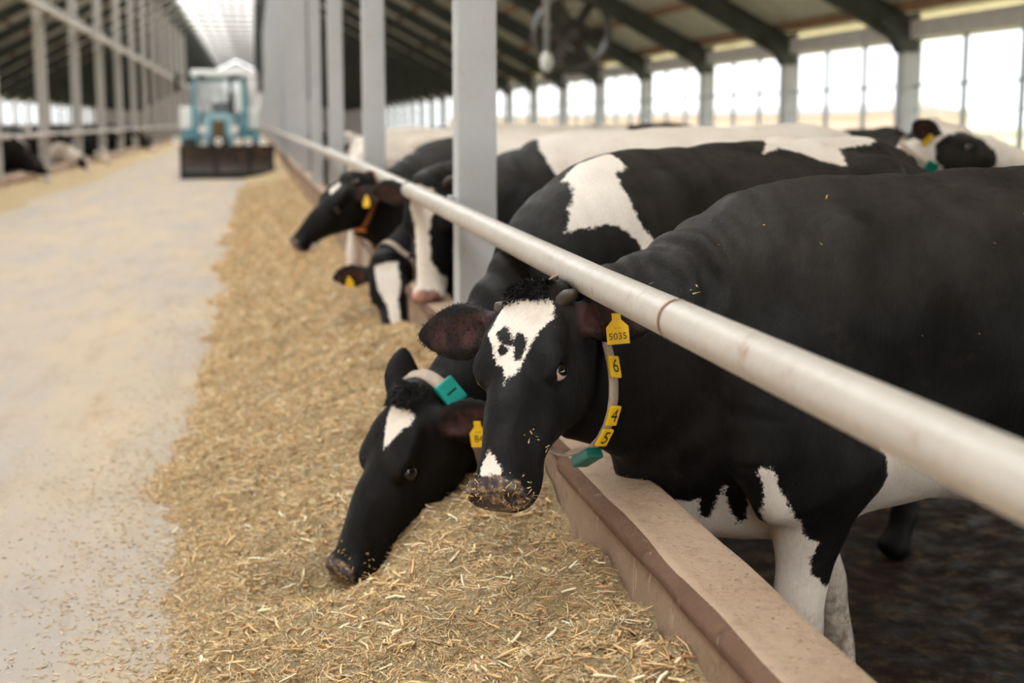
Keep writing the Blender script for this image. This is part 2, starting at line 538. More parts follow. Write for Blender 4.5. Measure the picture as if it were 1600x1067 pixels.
# low pink building outside
b = empty('outbuilding', (34, 150, -.45))
MB().box((-3, -80, 0), (3, 80, 2.2)).build('wall', PINK, b)
MB().prism([(-3.4, 2.2), (3.4, 2.2), (0, 2.8)], 'y', -80.5, 80.5).build('roof', BEAM, b)
tag(b, 'long low pink outbuilding seen through the windows beyond the herd', 'building')
# ------------------------------------------------------------------ cow builder: implicit body, one continuous surface
def V3(*a):
    return np.array(a, dtype=np.float64)
def unit(v):
    v = np.asarray(v, float)
    return v / np.linalg.norm(v)
def catmull(P, sub):
    P = np.asarray(P, float)
    n = len(P)
    if n < 3 or sub < 2:
        return P
    out = []
    for i in range(n - 1):
        p0, p1, p2, p3 = P[max(i - 1, 0)], P[i], P[i + 1], P[min(i + 2, n - 1)]
        for s in range(sub):
            t = s / sub
            out.append(0.5 * ((2 * p1) + (p2 - p0) * t + (2 * p0 - 5 * p1 + 4 * p2 - p3) * t * t + (3 * p1 - p0 - 3 * p2 + p3) * t ** 3))
    out.append(P[-1])
    return np.array(out)

class Body:
    def __init__(self):
        self.p = []
    def tube(self, st, up, k=0.05, n=2.0, sub=3, cut=False, cap=0.7):
        """st rows: x y z  half_lateral half_dorsal ; up: dorsal vector(s)"""
        st = np.asarray(st, float)
        U = np.asarray(up, float)
        if U.ndim == 1:
            U = np.repeat(U[None], len(st), 0)
        S = catmull(np.hstack([st, U]), sub)
        segs = []
        f4 = np.float32
        for i in range(len(S) - 1):
            p0, p1 = S[i, :3], S[i + 1, :3]
            d = p1 - p0; L = np.linalg.norm(d)
            if L < 1e-6: continue
            T = d / L
            u = S[i, 5:8] + S[i + 1, 5:8]; u = unit(u - T * (u @ T)); l = np.cross(u, T)
            pad = max(S[i, 3:5].max(), S[i + 1, 3:5].max()) + k * .6 + .015
            segs.append((p0.astype(f4), T.astype(f4), f4(L), u.astype(f4), l.astype(f4), f4(S[i, 3]), f4(S[i + 1, 3]), f4(S[i, 4]), f4(S[i + 1, 4]),
                         np.minimum(p0, p1) - pad, np.maximum(p0, p1) + pad))
        lo = np.min([q[9] for q in segs], 0); hi = np.max([q[10] for q in segs], 0)
        self.p.append(('t', segs, k, n, cut, lo, hi, cap))
    def ball(self, c, rad, axes=None, k=0.05, cut=False):
        A = np.eye(3) if axes is None else np.asarray(axes, float)
        A = A.astype(np.float32)
        c = np.asarray(c, np.float32); rad = np.asarray(rad, np.float32)
        pad = rad.max() + k * .6 + 0.015
        self.p.append(('b', c, k, rad, cut, c - pad, c + pad, A))
    @staticmethod
    def segval(sg, P, n, cap):
        p0, T, L, u, l, a0, a1, b0, b1 = sg[:9]
        r = P - p0
        rt = r @ T
        s = np.clip(rt / L, 0, 1)
        a = a0 + s * (a1 - a0); b = b0 + s * (b1 - b0)
        rl = r @ l; ru = r @ u; rt = rt - s * L
        c = np.minimum(a, b) * cap
        if n == 2.0:
            m = np.sqrt((rl / a) ** 2 + (ru / b) ** 2 + (rt / c) ** 2)
        else:
            m = (np.abs(rl / a) ** n + np.abs(ru / b) ** n + np.abs(rt / c) ** n) ** (1 / n)
        m = np.maximum(m, 1e-3)
        return np.sqrt(rl * rl + ru * ru + rt * rt) * (1 - 1 / m)
    @staticmethod
    def ballval(pr, P):
        c, rad, A = pr[1], pr[3], pr[7]
        r = P - c
        q = (r @ A.T) / rad
        m = np.maximum(np.sqrt((q * q).sum(-1)), 1e-3)
        return np.sqrt((r * r).sum(-1)) * (1 - 1 / m)
    def prim(self, pr, P):
        """values at points P (n x 3)"""
        if pr[0] == 'b':
            return self.ballval(pr, P)
        out = np.full(len(P), 9.0, P.dtype)
        for sg in pr[1]:
            m = np.nonzero((P[:, 0] > sg[9][0]) & (P[:, 0] < sg[10][0]) & (P[:, 1] > sg[9][1]) & (P[:, 1] < sg[10][1]) & (P[:, 2] > sg[9][2]) & (P[:, 2] < sg[10][2]))[0]
            if len(m):
                out[m] = np.minimum(out[m], self.segval(sg, P[m], pr[3], pr[7]))
        return out
    @staticmethod
    def box_of(G, lo, hi):
        sl = []
        for a in range(3):
            i0 = max(int(np.searchsorted(G[a], lo[a])) - 1, 0); i1 = min(int(np.searchsorted(G[a], hi[a])) + 1, len(G[a]))
            if i1 <= i0: return None
            sl.append(slice(i0, i1))
        return tuple(sl)
    @staticmethod
    def pts_of(G, sl):
        X, Y, Z = np.meshgrid(G[0][sl[0]], G[1][sl[1]], G[2][sl[2]], indexing='ij')
        return np.stack([X.ravel(), Y.ravel(), Z.ravel()], 1).astype(np.float32), X.shape
    @staticmethod
    def blend(F, d, k, cut):
        if cut:
            h = np.clip(0.5 - 0.5 * (F + d) / k, 0, 1)
            return F * (1 - h) - d * h + k * h * (1 - h)
        h = np.clip(0.5 + 0.5 * (d - F) / k, 0, 1)
        return d * (1 - h) + F * h - k * h * (1 - h)
    def at(self, P):
        P = np.asarray(P, np.float32)
        F = np.full(len(P), 1.0, np.float32)
        for pr in self.p:
            m = np.nonzero((P[:, 0] > pr[5][0]) & (P[:, 0] < pr[6][0]) & (P[:, 1] > pr[5][1]) & (P[:, 1] < pr[6][1]) & (P[:, 2] > pr[5][2]) & (P[:, 2] < pr[6][2]))[0]
            if len(m):
                F[m] = self.blend(F[m], self.prim(pr, P[m]), pr[2], pr[4])
        return F
    def mesh(self, gx, gy, gz):
        F = np.full((len(gx), len(gy), len(gz)), 1.0, np.float32)
        G = (gx, gy, gz)
        for pr in self.p:
            sl = self.box_of(G, pr[5], pr[6])
            if sl is None: continue
            if pr[0] == 'b':
                P, sh = self.pts_of(G, sl)
                d = self.ballval(pr, P).reshape(sh)
            else:
                d = np.full([q.stop - q.start for q in sl], 9.0, np.float32)
                for sg in pr[1]:
                    s2 = self.box_of(G, sg[9], sg[10])
                    if s2 is None: continue
                    P, sh = self.pts_of(G, s2)
                    loc = tuple(slice(q.start - w.start, q.stop - w.start) for q, w in zip(s2, sl))
                    d[loc] = np.minimum(d[loc], self.segval(sg, P, pr[3], pr[7]).reshape(sh))
            F[sl] = self.blend(F[sl], d, pr[2], pr[4])
        S = F < 0
        c8 = [(0, 0, 0), (1, 0, 0), (0, 1, 0), (1, 1, 0), (0, 0, 1), (1, 0, 1), (0, 1, 1), (1, 1, 1)]
        nx, ny, nz = [s - 1 for s in F.shape]
        cnt = sum(S[i:i + nx, j:j + ny, k:k + nz].astype(np.int8) for i, j, k in c8)
        I, J, K = np.nonzero((cnt > 0) & (cnt < 8))
        N = len(I)
        ids = np.full((nx, ny, nz), -1, np.int64); ids[I, J, K] = np.arange(N)
        val = np.stack([F[I + i, J + j, K + k] for i, j, k in c8], 1)
        pos = np.stack([np.stack([gx[I + i], gy[J + j], gz[K + k]], 1) for i, j, k in c8], 1)
        acc = np.zeros((N, 3)); w = np.zeros(N)
        for a, b in [(0, 1), (2, 3), (4, 5), (6, 7), (0, 2), (1, 3), (4, 6), (5, 7), (0, 4), (1, 5), (2, 6), (3, 7)]:
            m = (val[:, a] < 0) != (val[:, b] < 0)
            t = val[m, a] / (val[m, a] - val[m, b])
            acc[m] += pos[m, a] * (1 - t)[:, None] + pos[m, b] * t[:, None]
            w[m] += 1
        vs = acc / w[:, None]
        quads = []
        for ax in range(3):
            A = [slice(None)] * 3; B = [slice(None)] * 3
            A[ax] = slice(0, -1); B[ax] = slice(1, None)
            ch = S[tuple(A)] != S[tuple(B)]
            i, j, k = np.nonzero(ch)
            o1, o2 = [(1, 2), (2, 0), (0, 1)][ax]
            c = [i, j, k]
            ok = (c[o1] > 0) & (c[o2] > 0)
            lim = [nx, ny, nz]
            ok &= (c[o1] < lim[o1]) & (c[o2] < lim[o2])
            c = [q[ok] for q in c]
            neg = S[c[0], c[1], c[2]]
            def cid(d1, d2):
                e = list(c); e[o1] = e[o1] + d1; e[o2] = e[o2] + d2
                return ids[e[0], e[1], e[2]]
            q = np.stack([cid(-1, -1), cid(0, -1), cid(0, 0), cid(-1, 0)], 1)
            q[~neg] = q[~neg][:, ::-1]
            quads.append(q)
        Q = np.vstack(quads)
        Q = Q[(Q >= 0).all(1)]
        # pull the vertices onto the true surface
        e = 0.003
        for it in range(1):
            f0 = self.at(vs)
            g = np.stack([self.at(vs + np.eye(3)[a] * e) - f0 for a in range(3)], 1) / e
            g2 = np.maximum((g * g).sum(1), 0.15)
            stepv = -(f0 / g2)[:, None] * g
            ln = np.linalg.norm(stepv, axis=1)
            stepv *= (np.minimum(ln, 0.006) / np.maximum(ln, 1e-9))[:, None]
            vs = vs + stepv
        # one light relaxation
        deg = np.zeros(N); sm = np.zeros((N, 3))
        for a, b in ((0, 1), (1, 2), (2, 3), (3, 0)):
            for p, q in ((a, b), (b, a)):
                np.add.at(deg, Q[:, p], 1)
                np.add.at(sm, Q[:, p], vs[Q[:, q]])
        vs = vs * 0.6 + 0.4 * sm / np.maximum(deg, 1)[:, None]
        return vs, Q

def poly_sd(P, poly):
    """signed distance of 2D points to a polygon, positive inside"""
    V = np.asarray(poly, float); n = len(V)
    d = np.full(len(P), 1e9); ins = np.zeros(len(P), bool)
    for i in range(n):
        a = V[i]; b = V[(i + 1) % n]
        e = b - a; w = P - a
        t = np.clip((w @ e) / max(e @ e, 1e-12), 0, 1)
        q = w - t[:, None] * e
        d = np.minimum(d, (q * q).sum(1))
        c = (a[1] > P[:, 1]) != (b[1] > P[:, 1])
        with np.errstate(divide='ignore', invalid='ignore'):
            x = a[0] + (P[:, 1] - a[1]) * (b[0] - a[0]) / (b[1] - a[1])
        ins ^= c & (P[:, 0] < x)
    return np.sqrt(d) * np.where(ins, 1, -1)

class Cow:
    """poll: poll point, fwd: poll -> muzzle, dor: out of the forehead; all in the cow's own frame (x forward, y left, z up)"""
    def __init__(self, poll, fwd, dor, hs=1.0, ears=None, horns=0.0, nk=None, belly=0.0, thick=1.0, step=(0, 0)):
        B = self.B = Body()
        self.poll = np.asarray(poll, float)
        f = self.f = unit(fwd)
        d = np.asarray(dor, float); d = self.d = unit(d - f * (d @ f))
        l = self.l = np.cross(d, f)      # cow's left
        self.hs = hs
        H = self.H
        # trunk
        B.tube([(.86, 0, 1.02, .12, .15), (.76, 0, 1.01, .19, .29), (.62, 0, 1.02, .235, .375), (.45, 0, 1.03, .265, .415), (.15, 0, 1.06, .335 + belly, .395),
                (-.2, 0, 1.035, .365 + belly, .415), (-.45, 0, 1.055, .35 + belly, .40), (-.68, 0, 1.12, .285, .335), (-.86, 0, 1.18, .20, .25), (-.93, 0, 1.2, .13, .17)],
               (0, 0, 1), k=.02, n=2.35, sub=3)
        # spine and hip bones
        B.tube([(.62, 0, 1.36, .05, .05), (.45, 0, 1.405, .055, .045), (.1, 0, 1.42, .05, .04), (-.3, 0, 1.435, .05, .04), (-.6, 0, 1.455, .06, .045), (-.88, 0, 1.42, .05, .04)], (0, 0, 1), k=.09)
        for s in (1, -1):
            B.ball((-.5, s * .235, 1.37), (.09, .06, .06), k=.10)
            B.ball((-.88, s * .12, 1.30), (.06, .05, .06), k=.08)
            # shoulder blade, shoulder point, upper arm
            B.tube([(.36, s * .17, 1.33, .05, .10), (.45, s * .225, 1.12, .07, .14), (.58, s * .245, .92, .085, .13), (.52, s * .235, .76, .085, .14)], (1, 0, 0), k=.07)
            B.ball((.60, s * .215, .93), (.10, .085, .16), k=.05)
            B.ball((.43, s * .225, .83), (.11, .07, .13), k=.06)
            B.ball((.25, s * .36, .98), (.06, .06, .24), k=.10, cut=True)
            # thigh
            B.tube([(-.62, s * .20, 1.22, .10, .18), (-.66, s * .215, 1.0, .105, .24), (-.62, s * .205, .80, .09, .19)], (1, 0, 0), k=.09)
            # foreleg
            fx = step[0] if s > 0 else step[1]
            B.tube([(.51 + fx * 0.1, s * .205, .86, .085, .13), (.50 + fx * 0.35, s * .20, .70, .075, .105), (.505 + fx * 0.6, s * .185, .56, .058, .072), (.515 + fx * 0.75, s * .18, .46, .058, .062), (.51 + fx * 0.85, s * .178, .38, .055, .058),
                    (.50 + fx * 0.9, s * .178, .30, .040, .045), (.50 + fx * 1, s * .178, .19, .038, .042), (.505 + fx * 1, s * .178, .125, .047, .05)], (1, 0, 0), k=.05, sub=3)
            B.tube([(.505 + fx * 1, s * .178, .13, .045, .047), (.53 + fx * 1, s * .178, .075, .047, .05), (.55 + fx * 1, s * .178, .03, .057, .068)], (0, 0, 1), k=.02)
            # hind leg
            B.tube([(-.56, s * .205, .90, .10, .17), (-.62, s * .20, .74, .08, .13), (-.74, s * .19, .60, .055, .078), (-.82, s * .185, .51, .05, .062), (-.80, s * .185, .40, .042, .05),
                    (-.785, s * .185, .24, .04, .044), (-.78, s * .185, .14, .047, .05)], (1, 0, 0), k=.05, sub=3)
            B.tube([(-.78, s * .185, .14, .045, .047), (-.75, s * .185, .08, .047, .05), (-.725, s * .185, .03, .057, .068)], (0, 0, 1), k=.02)
            # flank hollow
            B.ball((-.38, s * .40, 1.28), (.14, .09, .09), k=.10, cut=True)
        # udder and tail
        B.ball((-.52, 0, .66), (.17, .15, .14), k=.06)
        B.tube([(-.95, 0, 1.40, .035, .035), (-1.0, 0, 1.30, .03, .03), (-1.02, 0, 1.0, .024, .024), (-1.02, 0, .75, .02, .02), (-1.02, 0, .55, .045, .045), (-1.02, 0, .42, .02, .02)], (1, 0, 0), k=.02)
        # brisket
        B.tube([(.86, 0, .92, .06, .12), (.78, 0, .74, .085, .12), (.6, 0, .66, .12, .09), (.4, 0, .66, .14, .07)], (1, 0, .3), k=.08)
        # neck
        atl = H(.045, 0, -.125)
        base = V3(.50, 0, 1.06)
        end_t = unit(-0.35 * f - 0.9 * d)     # leaving the head towards the body
        c1 = base + V3(.30, 0, .05) if nk is None else base + V3(*nk)
        c2 = atl + end_t * .20
        ts = np.linspace(0, 1, 7)
        pts = [(1 - t) ** 3 * base + 3 * (1 - t) ** 2 * t * c1 + 3 * (1 - t) * t * t * c2 + t ** 3 * atl for t in ts]
        self.nk = pts
        ue = unit(-f * .8 + d * .3)
        rows = []; ups = []
        aa = np.interp(ts, [0, .35, .7, 1], [.19, .155, .115, .098]) * thick
        bb = np.interp(ts, [0, .35, .7, 1], [.34, .245, .175, .135]) * thick
        for i, t in enumerate(ts):
            rows.append((*pts[i], aa[i], bb[i])); ups.append(unit(V3(0, 0, 1) * (1 - t) + ue * t))
        B.tube(rows, ups, k=.07, n=2.1, sub=2)
        self.nrows = np.array(rows); self.nups = np.array(ups)
        # dewlap
        dw = []
        for i in (1, 2, 3, 4, 5):
            u = ups[i]; tg = unit(pts[i + 1] - pts[i - 1]); u = unit(u - tg * (u @ tg))
            dw.append((*(pts[i] - u * bb[i] * 1.0), .035, .06))
        B.tube(dw, ups[1:6], k=.10)
        # head
        h = hs
        prof = [(-.015, .085, .085), (.04, .10, .102), (.10, .108, .125), (.165, .104, .128), (.23, .090, .112), (.30, .074, .090), (.37, .063, .072), (.43, .062, .064), (.485, .062, .056)]
        B.tube([(*H(t, 0, -b), a * h, b * h) for t, a, b in prof], d, k=.035 * h, n=2.45, sub=3, cap=.75)
        R = np.stack([f, l, d])
        def hb(t, y, z, rt, ry, rz, k=.03, cut=False, both=True, ax=None):
            for s in ((1, -1) if both else (1,)):
                A = R
                if ax is not None:
                    A = np.stack([unit(a[0] * f + s * a[1] * l + a[2] * d) for a in ax])
                B.ball(H(t, s * y, z), (rt * h, ry * h, rz * h), A, k=k * h, cut=cut)
        hb(-.008, 0, -.026, .038, .058, .042, k=.05, both=False)           # poll
        hb(.12, .062, -.025, .07, .045, .03, k=.05)                      # forehead plates
        hb(.180, .086, -.030, .046, .026, .026, k=.035)                    # orbits
        hb(.13, .075, -.16, .11, .032, .085, k=.05)                      # cheeks
        hb(.30, .058, -.085, .10, .02, .035, k=.05)                      # facial crest
        hb(.500, 0, -.060, .038, .072, .052, k=.03, both=False)          # muzzle
        hb(.512, .046, -.040, .030, .030, .036, k=.02)                   # nostril wings
        hb(.44, .035, -.115, .06, .03, .03, k=.03)                       # lips
        hb(.468, 0, -.128, .045, .042, .024, k=.025, both=False)         # chin
        hb(.30, 0, -.012, .16, .034, .02, k=.06, both=False)             # nose ridge
        # eye sockets, nostrils
        hb(.194, .116, -.034, .0235, .0165, .018, k=.010, cut=True, ax=((.94, .1, -.25), (.05, .80, .6), (.25, -.6, .78)))
        hb(.173, .100, -.016, .034, .012, .009, k=.018)                   # upper lid, brow
        hb(.536, .050, -.036, .031, .014, .021, k=.008, cut=True, ax=((.75, .66, .1), (-.66, .75, 0), (-.1, 0, 1)))
        hb(.51, 0, -.107, .05, .055, .004, k=.012, cut=True, both=False)  # mouth line
        # ears: (t, y, z) tip offset direction and opening normal, per side
        self.ear = {}
        ears = ears or {}
        for s in (1, -1):
            e = dict(dir=(-.18, .95, -.25), open=(.55, .15, .8), len=.235, wid=1.12)
            e.update(ears.get(s, {}))
            ed = unit(e['dir'][0] * f + s * e['dir'][1] * l + e['dir'][2] * d)
            eo = e['open'][0] * f + s * e['open'][1] * l + e['open'][2] * d
            eo = unit(eo - ed * (eo @ ed))
            b0 = H(.035, s * .086, -.07)
            L = e['len'] * h; w = e['wid'] * h
            rows = []
            for q, a, b in ((-.02, .03, .03), (.12, .036, .028), (.3, .052, .024), (.52, .062, .019), (.75, .050, .015), (.92, .028, .012), (1.0, .012, .009)):
                rows.append((*(b0 + ed * L * q - eo * .006 * math.sin(q * 3.1) * h), a * w, b * h))
            B.tube(rows, eo, k=.03 * h, sub=2)
            B.tube([(*(b0 + ed * L * q + eo * z * h), a * w, b * h) for q, a, b, z in ((.22, .018, .014, .02), (.4, .036, .017, .021), (.6, .044, .014, .018), (.82, .026, .009, .013))], eo, k=.014 * h, sub=2, cut=True)
            self.ear[s] = (b0, ed, eo, L)
        self.horns = horns
    def H(self, t, y, z):
        h = self.hs
        return self.poll + self.f * t * h + self.l * y * h + self.d * z * h
    def head_coords(self, P):
        q = (P - self.poll) / self.hs
        return np.stack([q @ self.f, q @ self.l, q @ self.d], 1)
    def build(self, res, res_body=None, folds=0.0):
        """res: grid step round the head; res_body: step elsewhere"""
        res_body = res_body or res
        ext = np.array([self.H(t, y, z) for t in (-.1, .6) for y in (-.3, .3) for z in (-.28, .06)])
        fine = [(ext[:, a].min(), ext[:, a].max()) for a in range(3)]
        allo = (-1.12, -.44, -.03); alhi = (.9, .44, 1.53)
        G = []
        for a in range(3):
            lo = min(allo[a], fine[a][0]) - .05; hi = max(alhi[a], fine[a][1]) + .05
            x = [lo]
            while x[-1] < hi:
                inside = fine[a][0] - .03 < x[-1] < fine[a][1] + .03
                x.append(x[-1] + (res if inside else res_body))
            G.append(np.array(x))
        self.vs, self.q = self.B.mesh(*G)
        if folds:
            # skin folds on the neck, ribs and loose muscle under the coat
            P, Q = self.vs, self.q
            fn = np.cross(P[Q[:, 2]] - P[Q[:, 0]], P[Q[:, 3]] - P[Q[:, 1]])
            N = np.zeros_like(P)
            for a in range(4): np.add.at(N, Q[:, a], fn)
            N /= np.maximum(np.linalg.norm(N, axis=1), 1e-12)[:, None]
            hc = self.head_coords(P)
            away = np.clip((np.linalg.norm(P - self.H(.15, 0, -.08), axis=1) - .30) / .12, 0, 1)
            leg = np.clip((P[:, 2] - .55) / .15, 0, 1)
            n1 = vnoise(P[:, 0] * 7 + P[:, 1] * 4 + 50, P[:, 2] * 6 - P[:, 1] * 3 + 20) - .5
            n2 = vnoise(P[:, 0] * 17 + P[:, 1] * 9 + 80, P[:, 2] * 11 + 60) - .5
            rib = np.sin(P[:, 0] * 52 + P[:, 2] * 9) * np.clip(1 - ((P[:, 0] + .05) / .42) ** 2, 0, 1) * np.clip(1 - ((P[:, 2] - 1.02) / .3) ** 2, 0, 1)
            ds = np.linalg.norm(P - self.poll, axis=1)
            nf = np.sin(ds * 62 + 5 * n1 + P[:, 2] * 14) * np.clip(1 - np.abs(ds - .42) / .26, 0, 1) * np.clip((P[:, 0] - .55) / .15, 0, 1)
            d = away * leg * folds * (n1 * .022 + n2 * .008 + rib * .0022 + nf * .0055)
            self.vs = P + N * d[:, None]
        return self
    def paint(self, base, marks):
        """marks: list of (kind, sign, data); value > 0 is white coat"""
        P = self.vs
        hc = self.head_coords(P)
        w = np.full(len(P), -.5 if base == 'black' else .5)
        inhead = (hc[:, 0] > -.06) & (hc[:, 0] < .62) & (np.abs(hc[:, 1]) < .2) & (hc[:, 2] > -.3) & (hc[:, 2] < .1)
        earm = np.zeros(len(P), bool)
        for s in (1, -1):
            b0, ed, eo, L = self.ear[s]
            r = P - b0; u = r @ ed
            earm |= (u > .018) & (u < L + .05) & (np.linalg.norm(r - u[:, None] * ed, axis=1) < .085) & (np.abs(hc[:, 1]) > .1)
        for kind, sign, data in marks:
            if kind == 'ball':
                c, r = np.array(data[0]), np.array(data[1])
                d = (1 - np.linalg.norm((P - c) / r, axis=1)) * r.min()
            elif kind in 'LR':
                d = poly_sd(P[:, [0, 2]], data)
                d = np.minimum(d, (P[:, 1] if kind == 'L' else -P[:, 1]) + .0)
            elif kind == 'T':
                d = np.minimum(poly_sd(P[:, [0, 1]], data), P[:, 2] - 1.0)
            elif kind == 'H':
                d = poly_sd(hc[:, :2], data)
                d = np.where(inhead & ~earm & (hc[:, 2] > -.16), d, -.3)
            elif kind == 'HB':
                c, r = np.array(data[0]), np.array(data[1])
                d = (1 - np.linalg.norm((hc - c) / r, axis=1)) * r.min()
                d = np.where(earm, -.3, d)
            elif kind == 'legs':
                d = data - P[:, 2]
            elif kind == 'head':
                d = np.where(inhead & ~earm, .1, -.1)
            w = np.maximum(w, d) if sign > 0 else np.minimum(w, -d)
        mz = np.minimum.reduce([(hc[:, 0] - .490 - .25 * np.maximum(np.abs(hc[:, 1]) - .03, 0)), (.070 - np.abs(hc[:, 1])), hc[:, 2] + .112])
        mz = np.where(inhead, mz, -.2)
        er = np.full(len(P), -.2)
        for s in (1, -1):
            b0, ed, eo, L = self.ear[s]
            r = P - b0; u = r @ ed; o = r @ eo; sd = np.linalg.norm(r - u[:, None] * ed - o[:, None] * eo, axis=1)
            inner = np.minimum.reduce([u - .02, L * .9 - u, o + .012, .044 - sd])
            er = np.maximum(er, np.where(earm, inner, -.2))
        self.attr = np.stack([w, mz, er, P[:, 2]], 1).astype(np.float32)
        return self
    def object(self, name, mat):
        me = bpy.data.meshes.new(name)
        me.vertices.add(len(self.vs)); me.vertices.foreach_set('co', self.vs.astype(np.float32).ravel())
        n = len(self.q)
        me.loops.add(n * 4); me.loops.foreach_set('vertex_index', self.q.astype(np.int32).ravel())
        me.polygons.add(n); me.polygons.foreach_set('loop_start', np.arange(0, n * 4, 4, dtype=np.int32))
        me.polygons.foreach_set('use_smooth', np.ones(n, bool))
        me.update(calc_edges=True)
        at = me.attributes.new('coat', 'FLOAT_COLOR', 'POINT')
        at.data.foreach_set('color', self.attr.ravel())
        me.validate()
        return link(name, me, mat)
    def surf(self, c, dirs, far=.5):
        """first points where rays from inside point c leave the body"""
        dirs = np.asarray(dirs, float)
        t = np.zeros(len(dirs)); best = np.zeros(len(dirs)); done = np.zeros(len(dirs), bool)
        for s in np.arange(0, far, .004):
            v = self.B.at(c + dirs * s)
            hit = (v > 0) & ~done
            best[hit] = s; done |= hit
        best[~done] = far
        return c + dirs * best[:, None], best
    def ring(self, s, tilt=0.0, n=48, off=.004):
        """closed loop round the neck at neck parameter s (0 body .. 1 head): points, outward normals, axis"""
        R = catmull(np.hstack([self.nrows, self.nups]), 6)
        i = int(round(s * (len(R) - 1))); i = min(max(i, 1), len(R) - 2)
        c = R[i, :3]; T = unit(R[i + 1, :3] - R[i - 1, :3])
        u = R[i, 5:8]; u = unit(u - T * (u @ T)); l = np.cross(u, T)
        T = unit(T + u * tilt); u = unit(u - T * (u @ T)); l = np.cross(u, T)
        an = np.linspace(0, 2 * np.pi, n, endpoint=False)
        D = np.cos(an)[:, None] * u + np.sin(an)[:, None] * l
        pts, r = self.surf(c, D, .32)
        r = np.minimum(r, np.median(r) * 1.35)
        for _ in range(3):
            r = (np.roll(r, 1) + np.roll(r, -1) + 2 * r) / 4
        return c, c + D * (r + off)[:, None], D, T, an
# ------------------------------------------------------------------ coat, eye, horn and collar materials
def coat_material(name, white=(232, 222, 210), black=(13, 12, 12), brown=0.35):
    t = NT(name)
    at = t.n('Attribute', attribute_name='coat')
    sp = t.n('SeparateColor'); t.put(sp.inputs[0], at.outputs['Color'])
    w, mz, er = sp.outputs[0], sp.outputs[1], sp.outputs[2]
    v = t.coord('Object')
    e1 = t.math('MULTIPLY', t.math('SUBTRACT', t.noise(v, 26, 5, .7), .5), .045)
    e2 = t.math('MULTIPLY', t.math('SUBTRACT', t.noise(t.coord('Object', (3, 3, 1)), 95, 3, .6), .5), .018)
    ww = t.step(t.math('ADD', w, t.math('ADD', e1, e2)), -.003, .004)
    big = t.noise(v, 2.3, 6, .6)
    fine = t.noise(t.coord('Object', (1, 1, .25)), 160, 3, .7)
    dust = t.noise(v, 9, 8, .75)
    blk = t.mix(t.ramp(big, [(.45, 0.0), (.75, brown)]), srgb(*black), srgb(36, 28, 24))
    blk = t.mix(t.ramp(dust, [(.56, 0.0), (.82, .32)]), blk, srgb(74, 64, 56))
    blk = t.mix(t.ramp(fine, [(.4, 0.0), (.85, .16)]), blk, srgb(52, 49, 48))
    lit_top = t.math('MULTIPLY', t.step(at.outputs['Alpha'], 1.05, 1.42), t.ramp(t.noise(t.coord('Object', (1, 1, .5)), 7, 8, .7), [(.32, .15), (.68, .85)]))
    blk = t.mix(t.math('MULTIPLY', lit_top, .75), blk, srgb(64, 58, 52))  # back dust, paler with height to paint in light from above
    wht = t.mix(t.ramp(big, [(.45, 0.0), (.8, .5)]), srgb(*white), srgb(205, 178, 150))
    wht = t.mix(t.ramp(dust, [(.55, 0.0), (.85, .5)]), wht, srgb(160, 130, 100))
    wht = t.mix(t.ramp(fine, [(.3, .25), (.6, 0.0)]), wht, srgb(180, 160, 140))
    low = t.step(at.outputs['Alpha'], .52, .30)
    wht = t.mix(t.math('MULTIPLY', low, t.ramp(t.noise(v, 30, 6, .7), [(.35, 0.1), (.6, .9)])), wht, srgb(120, 104, 84))
    c = t.mix(ww, blk, wht)
    # inner ear
    c = t.mix(t.math('MULTIPLY', t.step(er, -.004, .02), t.ramp(t.noise(v, 22, 3), [(.4, .15), (.62, .75)])), c, srgb(84, 54, 50))
    # muzzle leather with feed dust
    mzc = t.mix(t.ramp(t.noise(v, 42, 6, .7), [(.50, 0.0), (.64, .9)]), srgb(62, 50, 52), srgb(176, 142, 104))
    pink = t.mix(t.ramp(t.noise(v, 12, 3), [(.4, 0.0), (.6, 1.0)]), srgb(215, 160, 145), srgb(120, 86, 80))
    mzc = t.mix(t.math('MULTIPLY', ww, 1.0), mzc, pink)
    mm = t.step(t.math('ADD', mz, t.math('MULTIPLY', e1, 1.3)), -.006, .008)
    c = t.mix(mm, c, mzc)
    rough = t.math('SUBTRACT', t.ramp(t.noise(t.coord('Object', (1, 1, .3)), 30, 6, .7), [(.3, .45), (.7, .72)]), t.math('MULTIPLY', mm, .22))
    t.set(Base_Color=c, Roughness=rough, Specular_IOR_Level=t.math('ADD', t.math('MULTIPLY', mm, .25), .15))
    t.b.inputs['Sheen Weight'].default_value = .0
    t.b.inputs['Sheen Roughness'].default_value = .4
    hair = t.noise(t.coord('Object', (1, 1, .18)), 210, 2, .6)
    lump = t.noise(v, 38, 5, .6)
    mzb = t.n('TexVoronoi'); t.put(mzb.inputs['Vector'], v); mzb.inputs['Scale'].default_value = 190
    hgt = t.math('ADD', t.math('MULTIPLY', hair, .5), t.math('MULTIPLY', lump, .45))
    hgt = t.math('ADD', hgt, t.math('MULTIPLY', t.math('MULTIPLY', mzb.outputs[0], mm), .6))
    t.bump(hgt, .006, .55)
    return t.m

